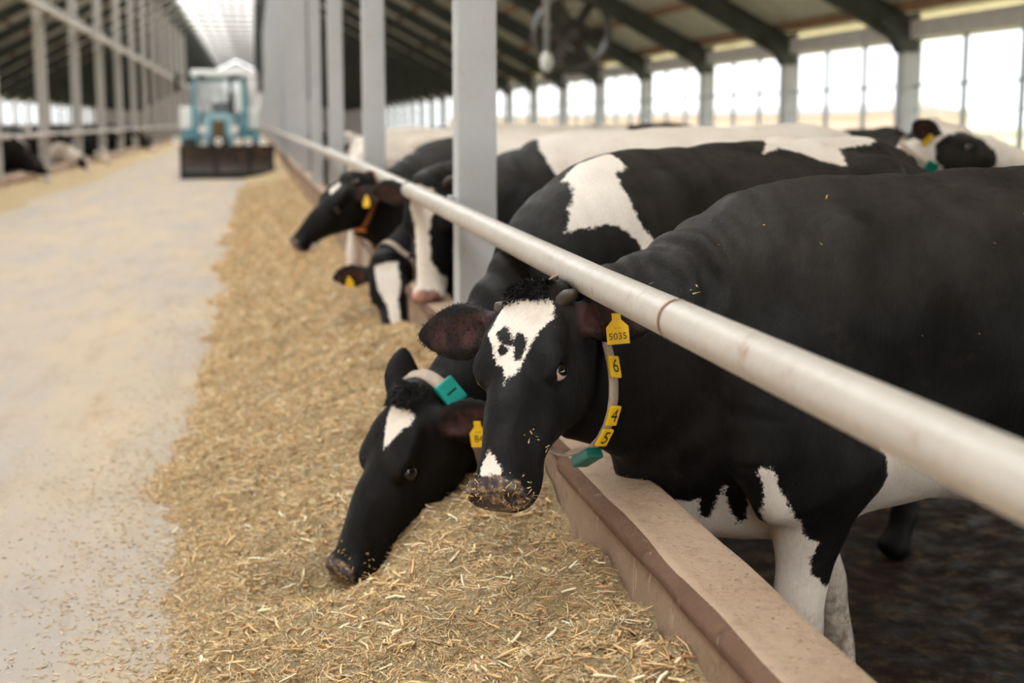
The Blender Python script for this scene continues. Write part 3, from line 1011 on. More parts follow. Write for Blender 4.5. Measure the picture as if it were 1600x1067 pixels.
COAT = coat_material('holstein_coat')
def eye_material(name, e0, e1):
    t = NT(name)
    at = t.n('TexCoord').outputs['Object']
    ln = t.n('VectorMath', operation='DISTANCE'); t.put(ln.inputs[0], at); ln.inputs[1].default_value = (0, 0, 1.0)
    dd = ln.outputs['Value']
    c = t.mix(t.step(dd, e0, e1), srgb(16, 10, 8), srgb(196, 172, 164))
    t.set(Base_Color=c, Roughness=.06, Specular_IOR_Level=.7)
    return t.m
EYE = eye_material('wet_eyeball', .80, .90)
EYE2 = eye_material('dark_eyeball', 1.05, 1.2)
HORN = simple('horn', srgb(60, 46, 36), .5, var=.4, scale=30)
STRAP = simple('collar_webbing', srgb(176, 158, 140), .85, var=.15, scale=60)
STRAP_BROWN = simple('collar_webbing_brown', srgb(148, 84, 52), .85, var=.15, scale=60)
YELLOW = simple('yellow_plastic', srgb(244, 196, 20), .42, var=.08, scale=40, dirt=srgb(190, 150, 40))
TEAL = simple('teal_plastic', srgb(20, 150, 138), .4, var=.1, scale=30)
TEAL_DARK = simple('green_plastic', srgb(8, 98, 84), .4, var=.1, scale=30)
INK = simple('black_ink', srgb(22, 20, 16), .6, var=.1)
ORANGE = simple('orange_plastic', srgb(226, 132, 26), .45, var=.1)
HAIRB = simple('black_hair', srgb(24, 22, 21), .6, var=.5, scale=90)
TWHISK = simple('whisker', srgb(150, 145, 138), .5, var=.1)
CRUMB = simple('feed_crumb', srgb(206, 170, 112), .8, var=.4, scale=120)
# ------------------------------------------------------------------ cows in detail
def local_of(M, p):
    q = M.inverted() @ Vector(p)
    return np.array(q)
def place(pos, heading, scale=1.0):
    """matrix of a cow standing at pos with its head end towards heading (world XY)"""
    a = math.atan2(heading[1], heading[0])
    return Matrix.Translation(Vector(pos)) @ Matrix.Rotation(a, 4, 'Z') @ Matrix.Scale(scale, 4)

def finish_cow(cow, M, label, name='cow', eyes=True, horn=0.0, tuft=0, scale=1.0, gaze=(.80, .22, .56)):
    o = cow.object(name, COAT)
    o.matrix_world = M
    tag(o, label, 'cow')
    if eyes:
        for s in (1, -1):
            n = unit(cow.l * s * gaze[0] + cow.f * gaze[1] + cow.d * gaze[2])
            c = cow.H(.194, s * .0955, -.047)
            me = EYE_ME if gaze[1] < 0 else EYE_ME2
            e = bpy.data.objects.new('eye', me); COL.objects.link(e); e.parent = o
            R = Vector(n).to_track_quat('Z', 'Y').to_matrix().to_4x4()
            e.matrix_local = Matrix.Translation(Vector(c)) @ R @ Matrix.Scale(.0225 * cow.hs, 4)
    if horn:
        for s in (1, -1):
            b = cow.H(.010, s * .070, -.036)
            ln = horn * (1.35 if s > 0 else .75)
            tip = b + (cow.l * s * .80 - cow.f * .30 + cow.d * .20) * ln
            mid = (b + tip) / 2 - cow.f * ln * .12
            MB().tube([b - (tip - b) * .3, b, mid, tip * .9 + mid * .1, tip], [.021, .020, .0165, .011, .004], 10).build('horn', HORN, o)
    return o

def uv_ball(seg=20, rings=12):
    vs = [(0, 0, 1)]; fs = []
    for i in range(1, rings):
        a = math.pi * i / rings
        for k in range(seg):
            b = 2 * math.pi * k / seg
            vs.append((math.sin(a) * math.cos(b), math.sin(a) * math.sin(b), math.cos(a)))
    vs.append((0, 0, -1))
    for k in range(seg):
        fs.append((0, 1 + k, 1 + (k + 1) % seg))
        for i in range(rings - 2):
            p = 1 + i * seg
            fs.append((p + k, p + seg + k, p + seg + (k + 1) % seg, p + (k + 1) % seg))
        p = 1 + (rings - 2) * seg
        fs.append((p + k, len(vs) - 1, p + (k + 1) % seg))
    return vs, fs
_me = MB(); _me.add(*uv_ball(), 0, True)
EYE_ME = _me.mesh('eyeball'); EYE_ME.materials.append(EYE)
EYE_ME2 = _me.mesh('eyeball'); EYE_ME2.materials.append(EYE2)

def collar(cow, o, s, tilt=0.0, width=.042, mat=None, off=.005, sag=0.0):
    c, pts, D, T, an = cow.ring(s, tilt, off=off)
    pts = pts + D * (sag * np.clip(-np.cos(an), 0, 1) ** 1.5)[:, None]
    n = len(pts)
    m = MB(); vs = []; fs = []
    for i in range(n):
        for dr, dt in ((0, -.5), (.004, -.5), (.004, .5), (0, .5)):
            vs.append(pts[i] + D[i] * dr + T * dt * width)
    for i in range(n):
        j = (i + 1) % n
        for k in range(4):
            fs.append((i * 4 + k, j * 4 + k, j * 4 + (k + 1) % 4, i * 4 + (k + 1) % 4))
    m.add(vs, fs, 0, True)
    ob = m.build('collar', mat or STRAP, o)
    return ob, (c, pts, D, T, an)

def on_ring(ring, ang, lift=.004):
    c, pts, D, T, an = ring
    i = ang / (2 * math.pi) * len(pts)
    i0 = int(i) % len(pts); i1 = (i0 + 1) % len(pts); t = i - int(i)
    p = pts[i0] * (1 - t) + pts[i1] * t
    tan = unit(pts[(i1 + 1) % len(pts)] - pts[i0 - 1])
    nrm = unit(np.cross(T, tan))
    if nrm @ (p - c) < 0: nrm = -nrm
    return p + nrm * lift, tan, nrm, T

def plate(parent, p, xa, ya, na, w, h, th, mats, text=None, tsize=.04, flare=0.0, name='number_plate', bev=.004):
    """small plastic plate with printed characters; xa, ya, na: its axes"""
    Mx = Matrix(((xa[0], ya[0], na[0], p[0]), (xa[1], ya[1], na[1], p[1]), (xa[2], ya[2], na[2], p[2]), (0, 0, 0, 1)))
    m = MB()
    m.box((-w / 2, -h / 2, 0), (w / 2, h / 2, th), 0, bev, Mx)
    if text:
        for body, size, dy in text:
            vs, fs = text_geo(body, size)
            m.add([Mx @ Vector((v[0], v[1] + dy, th + .0006)) for v in vs], fs, 1)
    return m.build(name, mats, parent)
# ------------------------------------------------------------------ the herd
def rot_of(M):
    R = M.to_3x3().inverted()
    return lambda v: np.array(R @ Vector(v))
BLAZE = [(.004, -.048), (.020, -.001), (.028, .035), (.012, .061), (.026, .077), (.059, .082), (.104, .073), (.136, .053), (.164, .038), (.194, .029), (.219, .021), (.242, .005), (.257, -.004),
         (.235, -.013), (.213, -.014), (.198, -.030), (.190, -.046), (.178, -.040), (.174, -.052), (.141, -.063), (.109, -.075), (.066, -.079), (.03, -.066)]
SPOT_A = [(.084, -.039), (.104, -.021), (.127, -.008), (.144, -.010), (.148, -.027), (.131, -.045), (.106, -.052)]
SPOT_B = [(.109, .002), (.114, .022), (.137, .034), (.163, .030), (.191, .022), (.188, .006), (.164, -.004), (.131, -.005)]
SPOT_C = [(.134, -.035), (.155, -.012), (.174, -.017), (.178, -.037), (.156, -.048)]
NOSE = [(.422, -.014), (.445, .001), (.465, .024), (.486, .026), (.488, .001), (.484, -.028), (.462, -.028)]
# cow that looks into the camera
M = place((1.78, 3.3, COWFLOOR), (-1, 0)); L = rot_of(M)
hero = Cow(local_of(M, (.594, 3.12, .962)), L((-.148, -.32, -.40)), L((-.66, -.85, .25)), hs=.935, step=(0, -.25),
           ears={-1: dict(len=.265, wid=1.2, dir=(-.10, .97, -.12))})
hero.build(.007, .013, folds=1.0)
hero.paint('black', [('ball', 1, ((.08, 0, .52), (.40, .30, .24))), ('ball', 1, ((-.5, 0, .55), (.4, .35, .25))),
                     ('L', 1, [(.83, .60), (.80, .70), (.775, .70), (.75, .705), (.742, .655), (.715, .653), (.716, .677), (.702, .745), (.68, .69), (.653, .640), (.636, .654), (.655, .75), (.672, .825), (.645, .835), (.626, .78), (.60, .735), (.574, .70), (.531, .643), (.498, .625), (.518, .589), (.512, .547), (.478, .508), (.44, .50), (.40, .48), (.40, -.1), (.75, -.1)]),
                     ('L', 1, [(.375, .86), (.34, .78), (.36, .72), (.34, .64), (.2, .5), (-.9, .5), (-.9, .86), (-.4, .80), (.1, .84)]), ('R', 1, [(.9, .60), (.6, .60), (.5, .56), (.25, .58), (.1, .62), (.1, -.1), (.9, -.1)]),
                     ('H', 1, BLAZE), ('H', -1, SPOT_A), ('H', -1, SPOT_B), ('H', -1, SPOT_C), ('H', 1, NOSE)])
HERO = finish_cow(hero, M, 'black cow with a white blotched forehead looking out under the rail', horn=.045, gaze=(.95, -.1, .40))
# cow eating beside it
M2 = place((1.56, 4.60, COWFLOOR), (-.88, -.475), 1.03); L = rot_of(M2)
eat = Cow(local_of(M2, (.400, 3.98, .572)), L((-.205, -.10, -.45)), L((-.86, -.48, .25)), hs=.97,
          ears={-1: dict(dir=(-.88, .40, .05), open=(0, .9, -.4), len=.2, wid=.9), 1: dict(dir=(-.35, .85, -.45), len=.22)})
eat.build(.009, .018, folds=1.0)
eat.paint('black', [('H', 1, [(.030, -.030), (.036, .011), (.026, .065), (.07, .077), (.1, .061), (.133, .038), (.160, .016), (.122, -.007), (.083, -.022)]), ('ball', 1, ((-.2, 0, .55), (.5, .3, .2))),
                    ('L', 1, [(.80, 1.24), (.756, 1.313), (.708, 1.37), (.68, 1.6), (.53, 1.6), (.535, 1.417), (.59, 1.40), (.602, 1.358), (.597, 1.303), (.581, 1.249), (.550, 1.18), (.594, 1.175), (.622, 1.222), (.645, 1.249), (.688, 1.264), (.743, 1.25)]),
                    ('T', 1, [(-.05, .10), (-.12, .06), (-.2, -.02), (-.3, -.25), (-.75, -.25), (-.72, .05), (-.45, .10), (-.36, .20), (-.25, .19), (-.23, .11), (-.152, .081)])])
EAT = finish_cow(eat, M2, 'black cow with lowered head eating feed, teal box on its collar', horn=0)
#RAYSTOP
# their collars and ear tags
col_o, ring = collar(hero, HERO, .82, 0.0, .030, sag=.075)
for ch, idx, hh in (('6', 15.6, .052), ('4', 19.3, .048), ('5', 20.9, .046)):
    p, tan, nrm, T = on_ring(ring, 2 * math.pi * idx / 48, .005)
    ya = -tan; xa = np.cross(ya, nrm)
    plate(col_o, p, xa, ya, nrm, .036, hh, .008, [YELLOW, INK], [(ch, .045, 0)], name='number_plate')
p, tan, nrm, T = on_ring(ring, 2 * math.pi * 22.8 / 48, .003)
plate(col_o, p, np.cross(-tan, nrm), -tan, nrm, .050, .060, .026, [TEAL_DARK], name='transponder_box', bev=.006)
col_o, ring = collar(eat, EAT, .88, -.3, .040)
p, tan, nrm, T = on_ring(ring, 2 * math.pi * 5.0 / 48, .003)
tb = plate(col_o, p, np.cross(-tan, nrm), -tan, nrm, .062, .075, .022, [TEAL], name='transponder_box', bev=.006)
plate(col_o, p + nrm * .0215, np.cross(-tan, nrm), -tan, nrm, .034, .006, .002, [INK], name='box_slot', bev=.001)
def ear_tag(cow, o, s, q, down, text, w=.046, h=.058, mat=None, tilt=0.0, lift=.012):
    b0, ed, eo, L = cow.ear[s]
    Ri = np.array(o.matrix_world.to_3x3().inverted())
    dn = unit(Ri @ np.asarray(down, float))
    nn = unit(eo + tilt * ed); ya = unit(-dn - nn * (-dn @ nn)); xa = np.cross(ya, nn)
    p = b0 + ed * L * q + eo * lift - ya * h * .55
    Mx = Matrix(((xa[0], ya[0], nn[0], p[0]), (xa[1], ya[1], nn[1], p[1]), (xa[2], ya[2], nn[2], p[2]), (0, 0, 0, 1)))
    m = MB()
    m.prism([(-w / 2, -h / 2), (w / 2, -h / 2), (w / 2, h * .12), (w * .2, h * .38), (w * .2, h * .62), (-w * .2, h * .62), (-w * .2, h * .38), (-w / 2, h * .12)], 'z', 0, .003, 0, Mx)
    m.disc_tube(Mx @ Vector((0, h * .5, .004)), Vector(nn), .001, w * .14, .006, 10, 0)
    for body, size, dy in text:
        vs, fs = text_geo(body, size)
        m.add([Mx @ Vector((v[0], v[1] + dy, .0036)) for v in vs], fs, 1)
    return m.build('ear_tag', [mat or YELLOW, INK], o)
ear_tag(hero, HERO, 1, .50, (.12, 0, -1), [('5035', .021, -.014), ('- -', .014, .006)], .050, .062)
ear_tag(eat, EAT, 1, .62, (.1, 0, -1), [('84', .028, -.010), ('---', .018, .012)], .050, .066)

def hair(cow, o, name, mask, n, length, droop, mat, seed, width=.0011, spread=.5):
    """short tapering strands rooted on the coat"""
    r = np.random.default_rng(seed)
    idx = np.nonzero(mask)[0]
    if not len(idx): return
    ii = r.choice(idx, n)
    P = cow.vs[ii] + r.normal(0, .003, (n, 3))
    e = .003
    f0 = cow.B.at(P)
    N = np.stack([cow.B.at(P + np.eye(3)[a] * e) - f0 for a in range(3)], 1)
    N /= np.maximum(np.linalg.norm(N, axis=1), 1e-9)[:, None]
    P = P - N * f0[:, None]
    D = N + np.asarray(droop) + r.normal(0, spread * .5, (n, 3)); D /= np.linalg.norm(D, axis=1)[:, None]
    ln = length * r.uniform(.5, 1.2, n)
    S = np.cross(D, r.normal(0, 1, (n, 3))); S /= np.linalg.norm(S, axis=1)[:, None]
    mid = P + D * (ln * .55)[:, None]; tip = P + D * ln[:, None] + np.asarray(droop) * (ln * .35)[:, None]
    vs = np.stack([P - S * width, P + S * width, mid + S * width * .7, mid - S * width * .7, tip], 1).reshape(-1, 3)
    b = np.arange(n) * 5
    fs = [tuple(int(v) for v in (k, k + 1, k + 2, k + 3)) for k in b] + [tuple(int(v) for v in (k + 3, k + 2, k + 4)) for k in b]
    me = bpy.data.meshes.new(name); me.from_pydata(vs.tolist(), [], fs); me.update()
    ob = link(name, me, mat, o); ob['kind'] = 'stuff'
    return ob
hc = hero.head_coords(hero.vs)
hair(hero, HERO, 'poll_hair', (hc[:, 0] < .022) & (hc[:, 0] > -.05) & (np.abs(hc[:, 1]) < .06) & (hc[:, 2] > -.06), 1500, .011, unit(hero.f * .5 + hero.d * .2) * .9, HAIRB, 3, spread=.3)
rim = np.zeros(len(hc), bool)
for s in (1, -1):
    b0, ed, eo, Le = hero.ear[s]
    r_ = hero.vs - b0; u_ = r_ @ ed
    rim |= (u_ > .05) & (u_ < Le * 1.02) & (np.abs(r_ @ eo) < .05) & (np.abs(hc[:, 1]) > .12)
hair(hero, HERO, 'ear_hair', rim, 1800, .008, hero.f * .3, HAIRB, 4, .0008)
mzm = (hc[:, 0] > .44) & (hc[:, 2] < -.02) & (np.abs(hc[:, 1]) > .05)
hair(hero, HERO, 'whiskers', mzm, 16, .04, V3(0, 0, 0), TWHISK, 5, .0006, .3)
# crumbs of feed stuck round the nostrils
def crumbs(cow, o, mask, n, seed):
    r = np.random.default_rng(seed)
    ii = r.choice(np.nonzero(mask)[0], n)
    m = MB()
    for i in ii:
        p = cow.vs[i]; d = unit(r.normal(0, 1, 3)); q = unit(np.cross(d, r.normal(0, 1, 3)))
        l_ = r.uniform(.003, .010); w_ = r.uniform(.0008, .0018)
        m.add([p - d * l_ - q * w_, p - d * l_ + q * w_, p + d * l_ + q * w_, p + d * l_ - q * w_, p + np.cross(d, q) * w_ * 1.5], [(0, 1, 4), (1, 2, 4), (2, 3, 4), (3, 0, 4), (3, 2, 1, 0)])
    ob = m.build('feed_crumbs', CRUMB, o); ob['kind'] = 'stuff'
crumbs(hero, HERO, (hc[:, 0] > .475) & (hc[:, 2] > -.10) & (np.abs(hc[:, 1]) > .022), 80, 6)
crumbs(hero, HERO, (np.abs(hc[:, 0] - .37) < .02) & (np.abs(hc[:, 1] - .065) < .012), 12, 8)
crumbs(hero, HERO, (hc[:, 0] < -.1) & (hero.vs[:, 1] > .05) & (hero.vs[:, 2] > .75), 46, 12)
he = eat.head_coords(eat.vs)
hair(eat, EAT, 'poll_hair', (he[:, 0] < .03) & (he[:, 0] > -.05) & (np.abs(he[:, 1]) < .07) & (he[:, 2] > -.07), 1500, .014, unit(eat.f * .6 + eat.d * .2) * .9, HAIRB, 13, spread=.4)
crumbs(eat, EAT, (he[:, 0] > .43) & (he[:, 1] > -.03), 70, 7)

# ---- the cows standing further along the rail
def cow_at(pos, heading, scale, poll, fwd, dor, base, marks, label, res=.014, resb=.024, hs=.95, ears=None, horn=0.0, nk=None):
    M = place((pos[0], pos[1], COWFLOOR), heading, scale); L = rot_of(M)
    c = Cow(local_of(M, poll), L(fwd), L(dor), hs=hs / scale * 1.0, ears=ears, nk=nk)
    c.build(res, resb, folds=.8).paint(base, marks)
    return c, finish_cow(c, M, label, horn=horn)
c3, C3 = cow_at((2.02, 6.85), (-1, -.03), 1.06, (.805, 6.80, 1.06), (-.02, -.13, -.5), (-.42, -.9, .2), 'black',
    [('L', 1, [(.62, 1.7), (.64, 1.38), (.50, 1.05), (.42, .7), (-1.2, .6), (-1.2, 1.7)]), ('R', 1, [(.62, 1.7), (.64, 1.38), (.50, 1.05), (.42, .7), (-1.2, .6), (-1.2, 1.7)]), ('ball', 1, ((-.3, 0, 1.3), (.8, .3, .3))),
     ('H', 1, [(.0, -.07), (.03, .04), (.12, .045), (.22, .02), (.36, .03), (.43, .07), (.6, .09), (.6, -.09), (.44, -.05), (.36, -.045), (.22, -.05), (.12, -.07)])],
    'white cow with black neck and white blaze facing out beside the nearest post', horn=.07, hs=1.05)
c4, C4 = cow_at((1.98, 7.75), (-1, 0), 1.0, (.67, 7.60, .615), (.07, -.20, -.45), (-.25, -.95, .25), 'black',
    [('H', 1, [(.02, -.06), (.02, .07), (.14, .07), (.25, .03), (.4, .03), (.45, .09), (.6, .09), (.6, -.09), (.45, -.07), (.38, -.03), (.25, -.03), (.14, -.06)]), ('ball', 1, ((.6, 0, .6), (.3, .3, .25)))],
    'cow with white blaze and muzzle reaching down to the feed, brown strap on neck', ears={-1: dict(len=.24)}, hs=1.0)
c5, C5 = cow_at((1.68, 8.62), (-1, -.02), 1.03, (.525, 8.4, 1.03), (-.34, -.06, -.38), (-.62, -.35, .6), 'black',
    [('HB', 1, ((.10, 0, 0), (.045, .035, .05))), ('HB', 1, ((.45, 0, -.13), (.09, .09, .05))), ('ball', 1, ((-.3, 0, 1.1), (.80, .6, .6))), ('ball', -1, ((.45, 0, 1.35), (.25, .3, .12)))],
    'black-headed cow in profile with yellow ear tags and a brown collar', horn=.06)
k_, rg = collar(c5, C5, .86, 0.0, .03, STRAP_BROWN)
p, tan, nrm, T = on_ring(rg, 2 * math.pi * 22 / 48, .003)
plate(k_, p, np.cross(-tan, nrm), -tan, nrm, .05, .06, .012, [ORANGE], name='collar_tag')
for s in (1, -1): ear_tag(c5, C5, s, .5, (0, 0, -1), [], .05, .06)
collar(c4, C4, .84, 0.0, .032, STRAP)
ear_tag(c4, C4, -1, .55, (0, 0, -1), [], .045, .055)
c7, C7 = cow_at((3.56, 7.85), (-.06, -1), 1.03, (3.40, 6.78, 1.35), (.90, -.30, -.32), (.30, -.35, .85), 'black',
    [('ball', 1, ((1.0, 0, 1.05), (.35, .4, .5))), ('head', 1, None), ('HB', -1, ((.20, -.10, -.10), (.17, .10, .12))), ('HB', -1, ((.2, .1, -.10), (.17, .10, .12))), ('ball', -1, ((.4, 0, 1.25), (.55, .5, .4)))],
    'cow with white forehead and black eye patch raising its head over the others', ears={-1: dict(dir=(-.85, .45, .35), open=(.2, .9, -.2), len=.2)}, horn=.05)
k_, rg = collar(c7, C7, .9, 0.0, .03, STRAP)
p, tan, nrm, T = on_ring(rg, 2 * math.pi * 34 / 48, .003)
plate(k_, p, np.cross(-tan, nrm), -tan, nrm, .06, .06, .02, [TEAL_DARK], name='transponder_box')
ear_tag(c7, C7, -1, .35, (0, 0, -1), [], .05, .06)

# ---- plain bodies for the herd further off: two postures, each painted on its own
stand = Cow((1.28, 0, 1.42), (.78, 0, -.58), (.58, 0, .78), hs=.95); stand.build(.022, .03)
graze = Cow((1.36, .02, .78), (.42, .05, -.88), (.88, 0, .42), hs=.95); graze.build(.022, .03)
PATCHES = {
    'white': ('white', [('ball', -1, ((1.1, 0, 1.1), (.35, .4, .5)))]),
    'white_brown': ('white', [('ball', -1, ((-.9, 0, 1.3), (.35, .5, .4)))]),
    'black': ('black', [('HB', 1, ((.10, 0, 0), (.06, .04, .06))), ('legs', 1, .5)]),
    'pied': ('black', [('ball', 1, ((.15, .2, 1.3), (.28, .5, .45))), ('ball', 1, ((-.8, -.1, 1.2), (.25, .3, .4))), ('HB', 1, ((.2, 0, 0), (.35, .045, .08))), ('legs', 1, .6)]),
    'pied_back': ('white', [('ball', -1, ((.45, 0, 1.3), (.32, .5, .35))), ('ball', -1, ((-.5, .1, 1.35), (.38, .45, .3))), ('HB', -1, ((.2, .1, -.08), (.2, .09, .14))), ('HB', -1, ((.2, -.1, -.08), (.2, .09, .14)))]),
    'white_face': ('black', [('head', 1, None), ('legs', 1, .5)]),
}
def herd_cow(src, paint, pos, heading, scale, label):
    src.paint(*PATCHES[paint])
    return finish_cow(src, place((pos[0], pos[1], COWFLOOR), heading, scale), label, eyes=False)
G = [
    (stand, 'white', (1.78, 11.0), (1, .02), 1.04, 'white-backed cow seen from behind beside the second grey post'),
    (stand, 'white_brown', (3.0, 9.9), (.95, .3), 1.0, 'white and tan cow back behind the large white cow'),
    (stand, 'black', (5.2, 11.7), (.1, 1), 1.04, 'black cow turned away with only its back showing, under the windows'),
    (stand, 'white', (3.0, 14.6), (1, .15), 1.06, 'pale beige cow back to the near side of the fan, beside the first post'),
    (stand, 'pied_back', (3.95, 15.6), (-1, .1), 1.06, 'black and white cow back in front of the windows, below the fan'),
    (stand, 'pied', (6.3, 20.5), (-.3, -1), 1.0, 'small far cow with raised head in front of the fourth window column'),
    (stand, 'pied_back', (2.7, 22.3), (-1, 0), 1.0, 'far pied cow between the second and the nearest post'),
    (stand, 'black', (2.8, 26.4), (-1, .2), 1.0, 'far black cow seen under the bright window strip between posts'),
]
for k, a in enumerate(G):
    herd_cow(*a)
LG = [
    (stand, 'pied', 28.9, 'pied cow at the picture edge behind the rail across the alley'),
    (graze, 'black', 31.2, 'dark cow eating between the first two posts across the alley'),
    (stand, 'black', 35.6, 'black cow standing behind the second post across the alley'),
    (graze, 'pied_back', 38.2, 'pied cow with lowered head across the alley, mid row'),
    (graze, 'white_face', 43.6, 'black cow with a bright white face reaching out across the alley'),
    (stand, 'pied', 49.2, 'pied cow next beyond the white-faced one across the alley'),
    (stand, 'black', 56.0, 'black cow further down the row across the alley'),
    (graze, 'black', 61.5, 'black cow feeding at the kerb near the tractor, nearer of two'),
    (graze, 'pied', 64.3, 'pied cow feeding at the kerb near the tractor, farther of two'),
]
for k, (src, pt, y, lab) in enumerate(LG):
    herd_cow(src, pt, (-5.95 + (.25 if src is graze else 0), y), (1, .08 * (-1) ** k), 1.0, lab)
# ------------------------------------------------------------------ tractor with front blade
TB = simple('tractor_teal', srgb(92, 150, 160), .4, var=.12, scale=3)
TBL = simple('tractor_pale_blue', srgb(150, 186, 196), .4, var=.1, scale=3)
TBK = simple('tractor_black', srgb(26, 24, 23), .6, var=.3, scale=6)
TYRE = simple('tyre_rubber', srgb(34, 31, 29), .9, var=.3, scale=10, dirt=srgb(84, 70, 56))
TGRILL = simple('grille_mesh', srgb(104, 84, 52), .7, var=.3, scale=60)
TWHITE = simple('tractor_white', srgb(238, 238, 232), .4, var=.05)
LENS = simple('lamp_lens', srgb(236, 232, 224), .15, var=.05)
BLADE = simple('worn_blade', srgb(58, 50, 43), .5, var=.4, scale=4, dirt=srgb(120, 92, 62))
TGLASS = clear_material('cab_glass', (.86, .93, .93, 1))
tr = empty('tractor', (-.82, 35.9, 0))
tag(tr, 'pale blue tractor with a wide black front blade driving down the alley', 'tractor')
def tp(name, mat, fn, parent=tr):
    m = MB(); fn(m); return m.build(name, mat, parent)
# origin: centre of the front axle on the ground, +Y to the rear
hood = tp('hood', TBL, lambda m: (m.prism([(-.36, .78), (.36, .78), (.36, 1.40), (.27, 1.56), (-.27, 1.56), (-.36, 1.40)], 'y', -.35, 1.35)))
tp('grille', TGRILL, lambda m: [m.box((-.15, -.375, .80), (.15, -.345, 1.38))] + [m.box((-.15, -.385, .84 + .09 * i), (.15, -.375, .86 + .09 * i)) for i in range(6)], hood)
tp('grille_frame', TB, lambda m: [m.box((a, -.39, .78), (b, -.345, 1.44)) for a, b in ((-.2, -.15), (.15, .2))], hood)
for s in (1, -1):
    hl = tp('headlight', LENS, lambda m: m.disc_tube((s * .38, -.33, 1.16), (0, 1, 0), 0.001, .105, .06, 20))
    tp('headlight_ring', TBK, lambda m: m.disc_tube((s * .38, -.30, 1.16), (0, 1, 0), .105, .125, .09, 20), hl)
tp('front_axle', TBK, lambda m: m.box((-.78, -.1, .40), (.78, .12, .62)))
tp('chassis', TBK, lambda m: m.box((-.24, -.5, .5), (.24, 2.6, .84)))
def wheel(x, y, r, w, name):
    m = MB()
    pr = [(.55 * r, w * .35), (.72 * r, w * .46), (.93 * r, w * .5), (r, w * .36), (r, -w * .36), (.93 * r, -w * .5), (.72 * r, -w * .46), (.55 * r, -w * .35)]
    seg = 32; vs = []; fs = []
    for k in range(seg):
        a = 2 * math.pi * k / seg
        for (rr, xx) in pr:
            vs.append((x + xx, y + rr * math.cos(a), r + rr * math.sin(a)))
    for k in range(seg):
        for j in range(len(pr)):
            fs.append((k * 8 + j, ((k + 1) % seg) * 8 + j, ((k + 1) % seg) * 8 + (j + 1) % 8, k * 8 + (j + 1) % 8))
    m.add(vs, fs, 0, True)
    for k in range(18):
        a = 2 * math.pi * k / 18
        Mx = Matrix.Translation((x, y, r)) @ Matrix.Rotation(a, 4, 'X')
        m.box((-w * .45, -.03, r * .96), (0.0, .03, r * 1.03), 0, 0, Mx)
        m.box((0, -.03 + .09, r * .96), (w * .45, .03 + .09, r * 1.03), 0, 0, Mx)
    o = m.build(name, TYRE, tr)
    h = MB(); h.disc_tube((x, y, r), (1, 0, 0), .02, .56 * r, w * .3, 24); h.build('rim', TWHITE, o)
    h = MB(); h.disc_tube((x, y, r), (1, 0, 0), .001, .2 * r, w * .5, 12); h.build('hub', TBK, o)
for s in (1, -1):
    wheel(s * .72, .0, .46, .32, 'front_wheel')
    wheel(s * .76, 2.35, .80, .42, 'rear_wheel')
    fd = MB()
    pts = []
    for k in range(13):
        a = math.radians(-20 + 200 * k / 12)
        pts.append((2.35 - .90 * math.cos(a), .80 + .90 * math.sin(a)))
    inner = [(2.35 - .87 * math.cos(math.radians(-20 + 200 * k / 12)), .80 + .87 * math.sin(math.radians(-20 + 200 * k / 12))) for k in range(12, -1, -1)]
    for k in range(12):
        fd.prism([pts[k], pts[k + 1], inner[11 - k], inner[12 - k]], 'x', min(s * .52, s * .99), max(s * .52, s * .99))
    fo = fd.build('fender', TB, tr)
    tp('fender_reflection', TWHITE, lambda m: m.box((min(s * .70, s * 1.0), 1.42, 1.16), (max(s * .70, s * 1.0), 1.52, 1.72), 0, .04), fo)  # white block standing in for the bright reflection on the fender front
    # mirror on its arm
    mi = tp('mirror', TBK, lambda m: m.box((s * 1.03 - .06, 1.30, 2.08), (s * 1.03 + .06, 1.36, 2.56), 0, .02))
    tp('mirror_arm', TBK, lambda m: m.tube([(s * .60, 1.5, 2.45), (s * 1.03, 1.34, 2.45)], .015, 8), mi)
    tp('step', TBK, lambda m: m.box((min(s * .45, s * .75), 1.2, .55), (max(s * .45, s * .75), 1.5, .6)))
# cab
cab = tp('cab_frame', TB, lambda m: [m.tube([(s * .66, 1.28, 1.05), (s * .60, 1.42, 2.45)], .055, 6, smooth=False) for s in (1, -1)] +
         [m.tube([(s * .72, 2.75, 1.05), (s * .64, 2.65, 2.45)], .055, 6, smooth=False) for s in (1, -1)] +
         [m.tube([(s * .60, 1.42, 2.45), (s * .64, 2.65, 2.45)], .05, 6, smooth=False) for s in (1, -1)] +
         [m.tube([(-.60, 1.42, 2.45), (.60, 1.42, 2.45)], .06, 6, smooth=False), m.tube([(-.64, 2.65, 2.45), (.64, 2.65, 2.45)], .06, 6, smooth=False), m.box((-.70, 1.22, .95), (.70, 1.34, 1.22)), m.box((-.72, 2.68, .95), (.72, 2.8, 1.6))])
tp('roof', TWHITE, lambda m: m.box((-.70, 1.32, 2.46), (.70, 2.85, 2.64), 0, .05), cab)
tp('windscreen', TGLASS, lambda m: m.add([(-.64, 1.33, 1.22), (.64, 1.33, 1.22), (.58, 1.43, 2.42), (-.58, 1.43, 2.42)], [(0, 1, 2, 3)]), cab)
for s in (1, -1):
    tp('side_window', TGLASS, lambda m: m.add([(s * .67, 1.36, 1.1), (s * .71, 2.7, 1.1), (s * .64, 2.62, 2.42), (s * .61, 1.45, 2.42)], [(0, 1, 2, 3)]), cab)
    tp('work_lamp', TBK, lambda m: m.box((s * .42 - .09, 1.28, 2.40), (s * .42 + .09, 1.36, 2.50), 0, .01), cab)
tp('seat', TBK, lambda m: [m.box((-.24, 2.1, 1.05), (.24, 2.55, 1.25), 0, .04), m.box((-.24, 2.5, 1.2), (.24, 2.62, 1.85), 0, .04)])
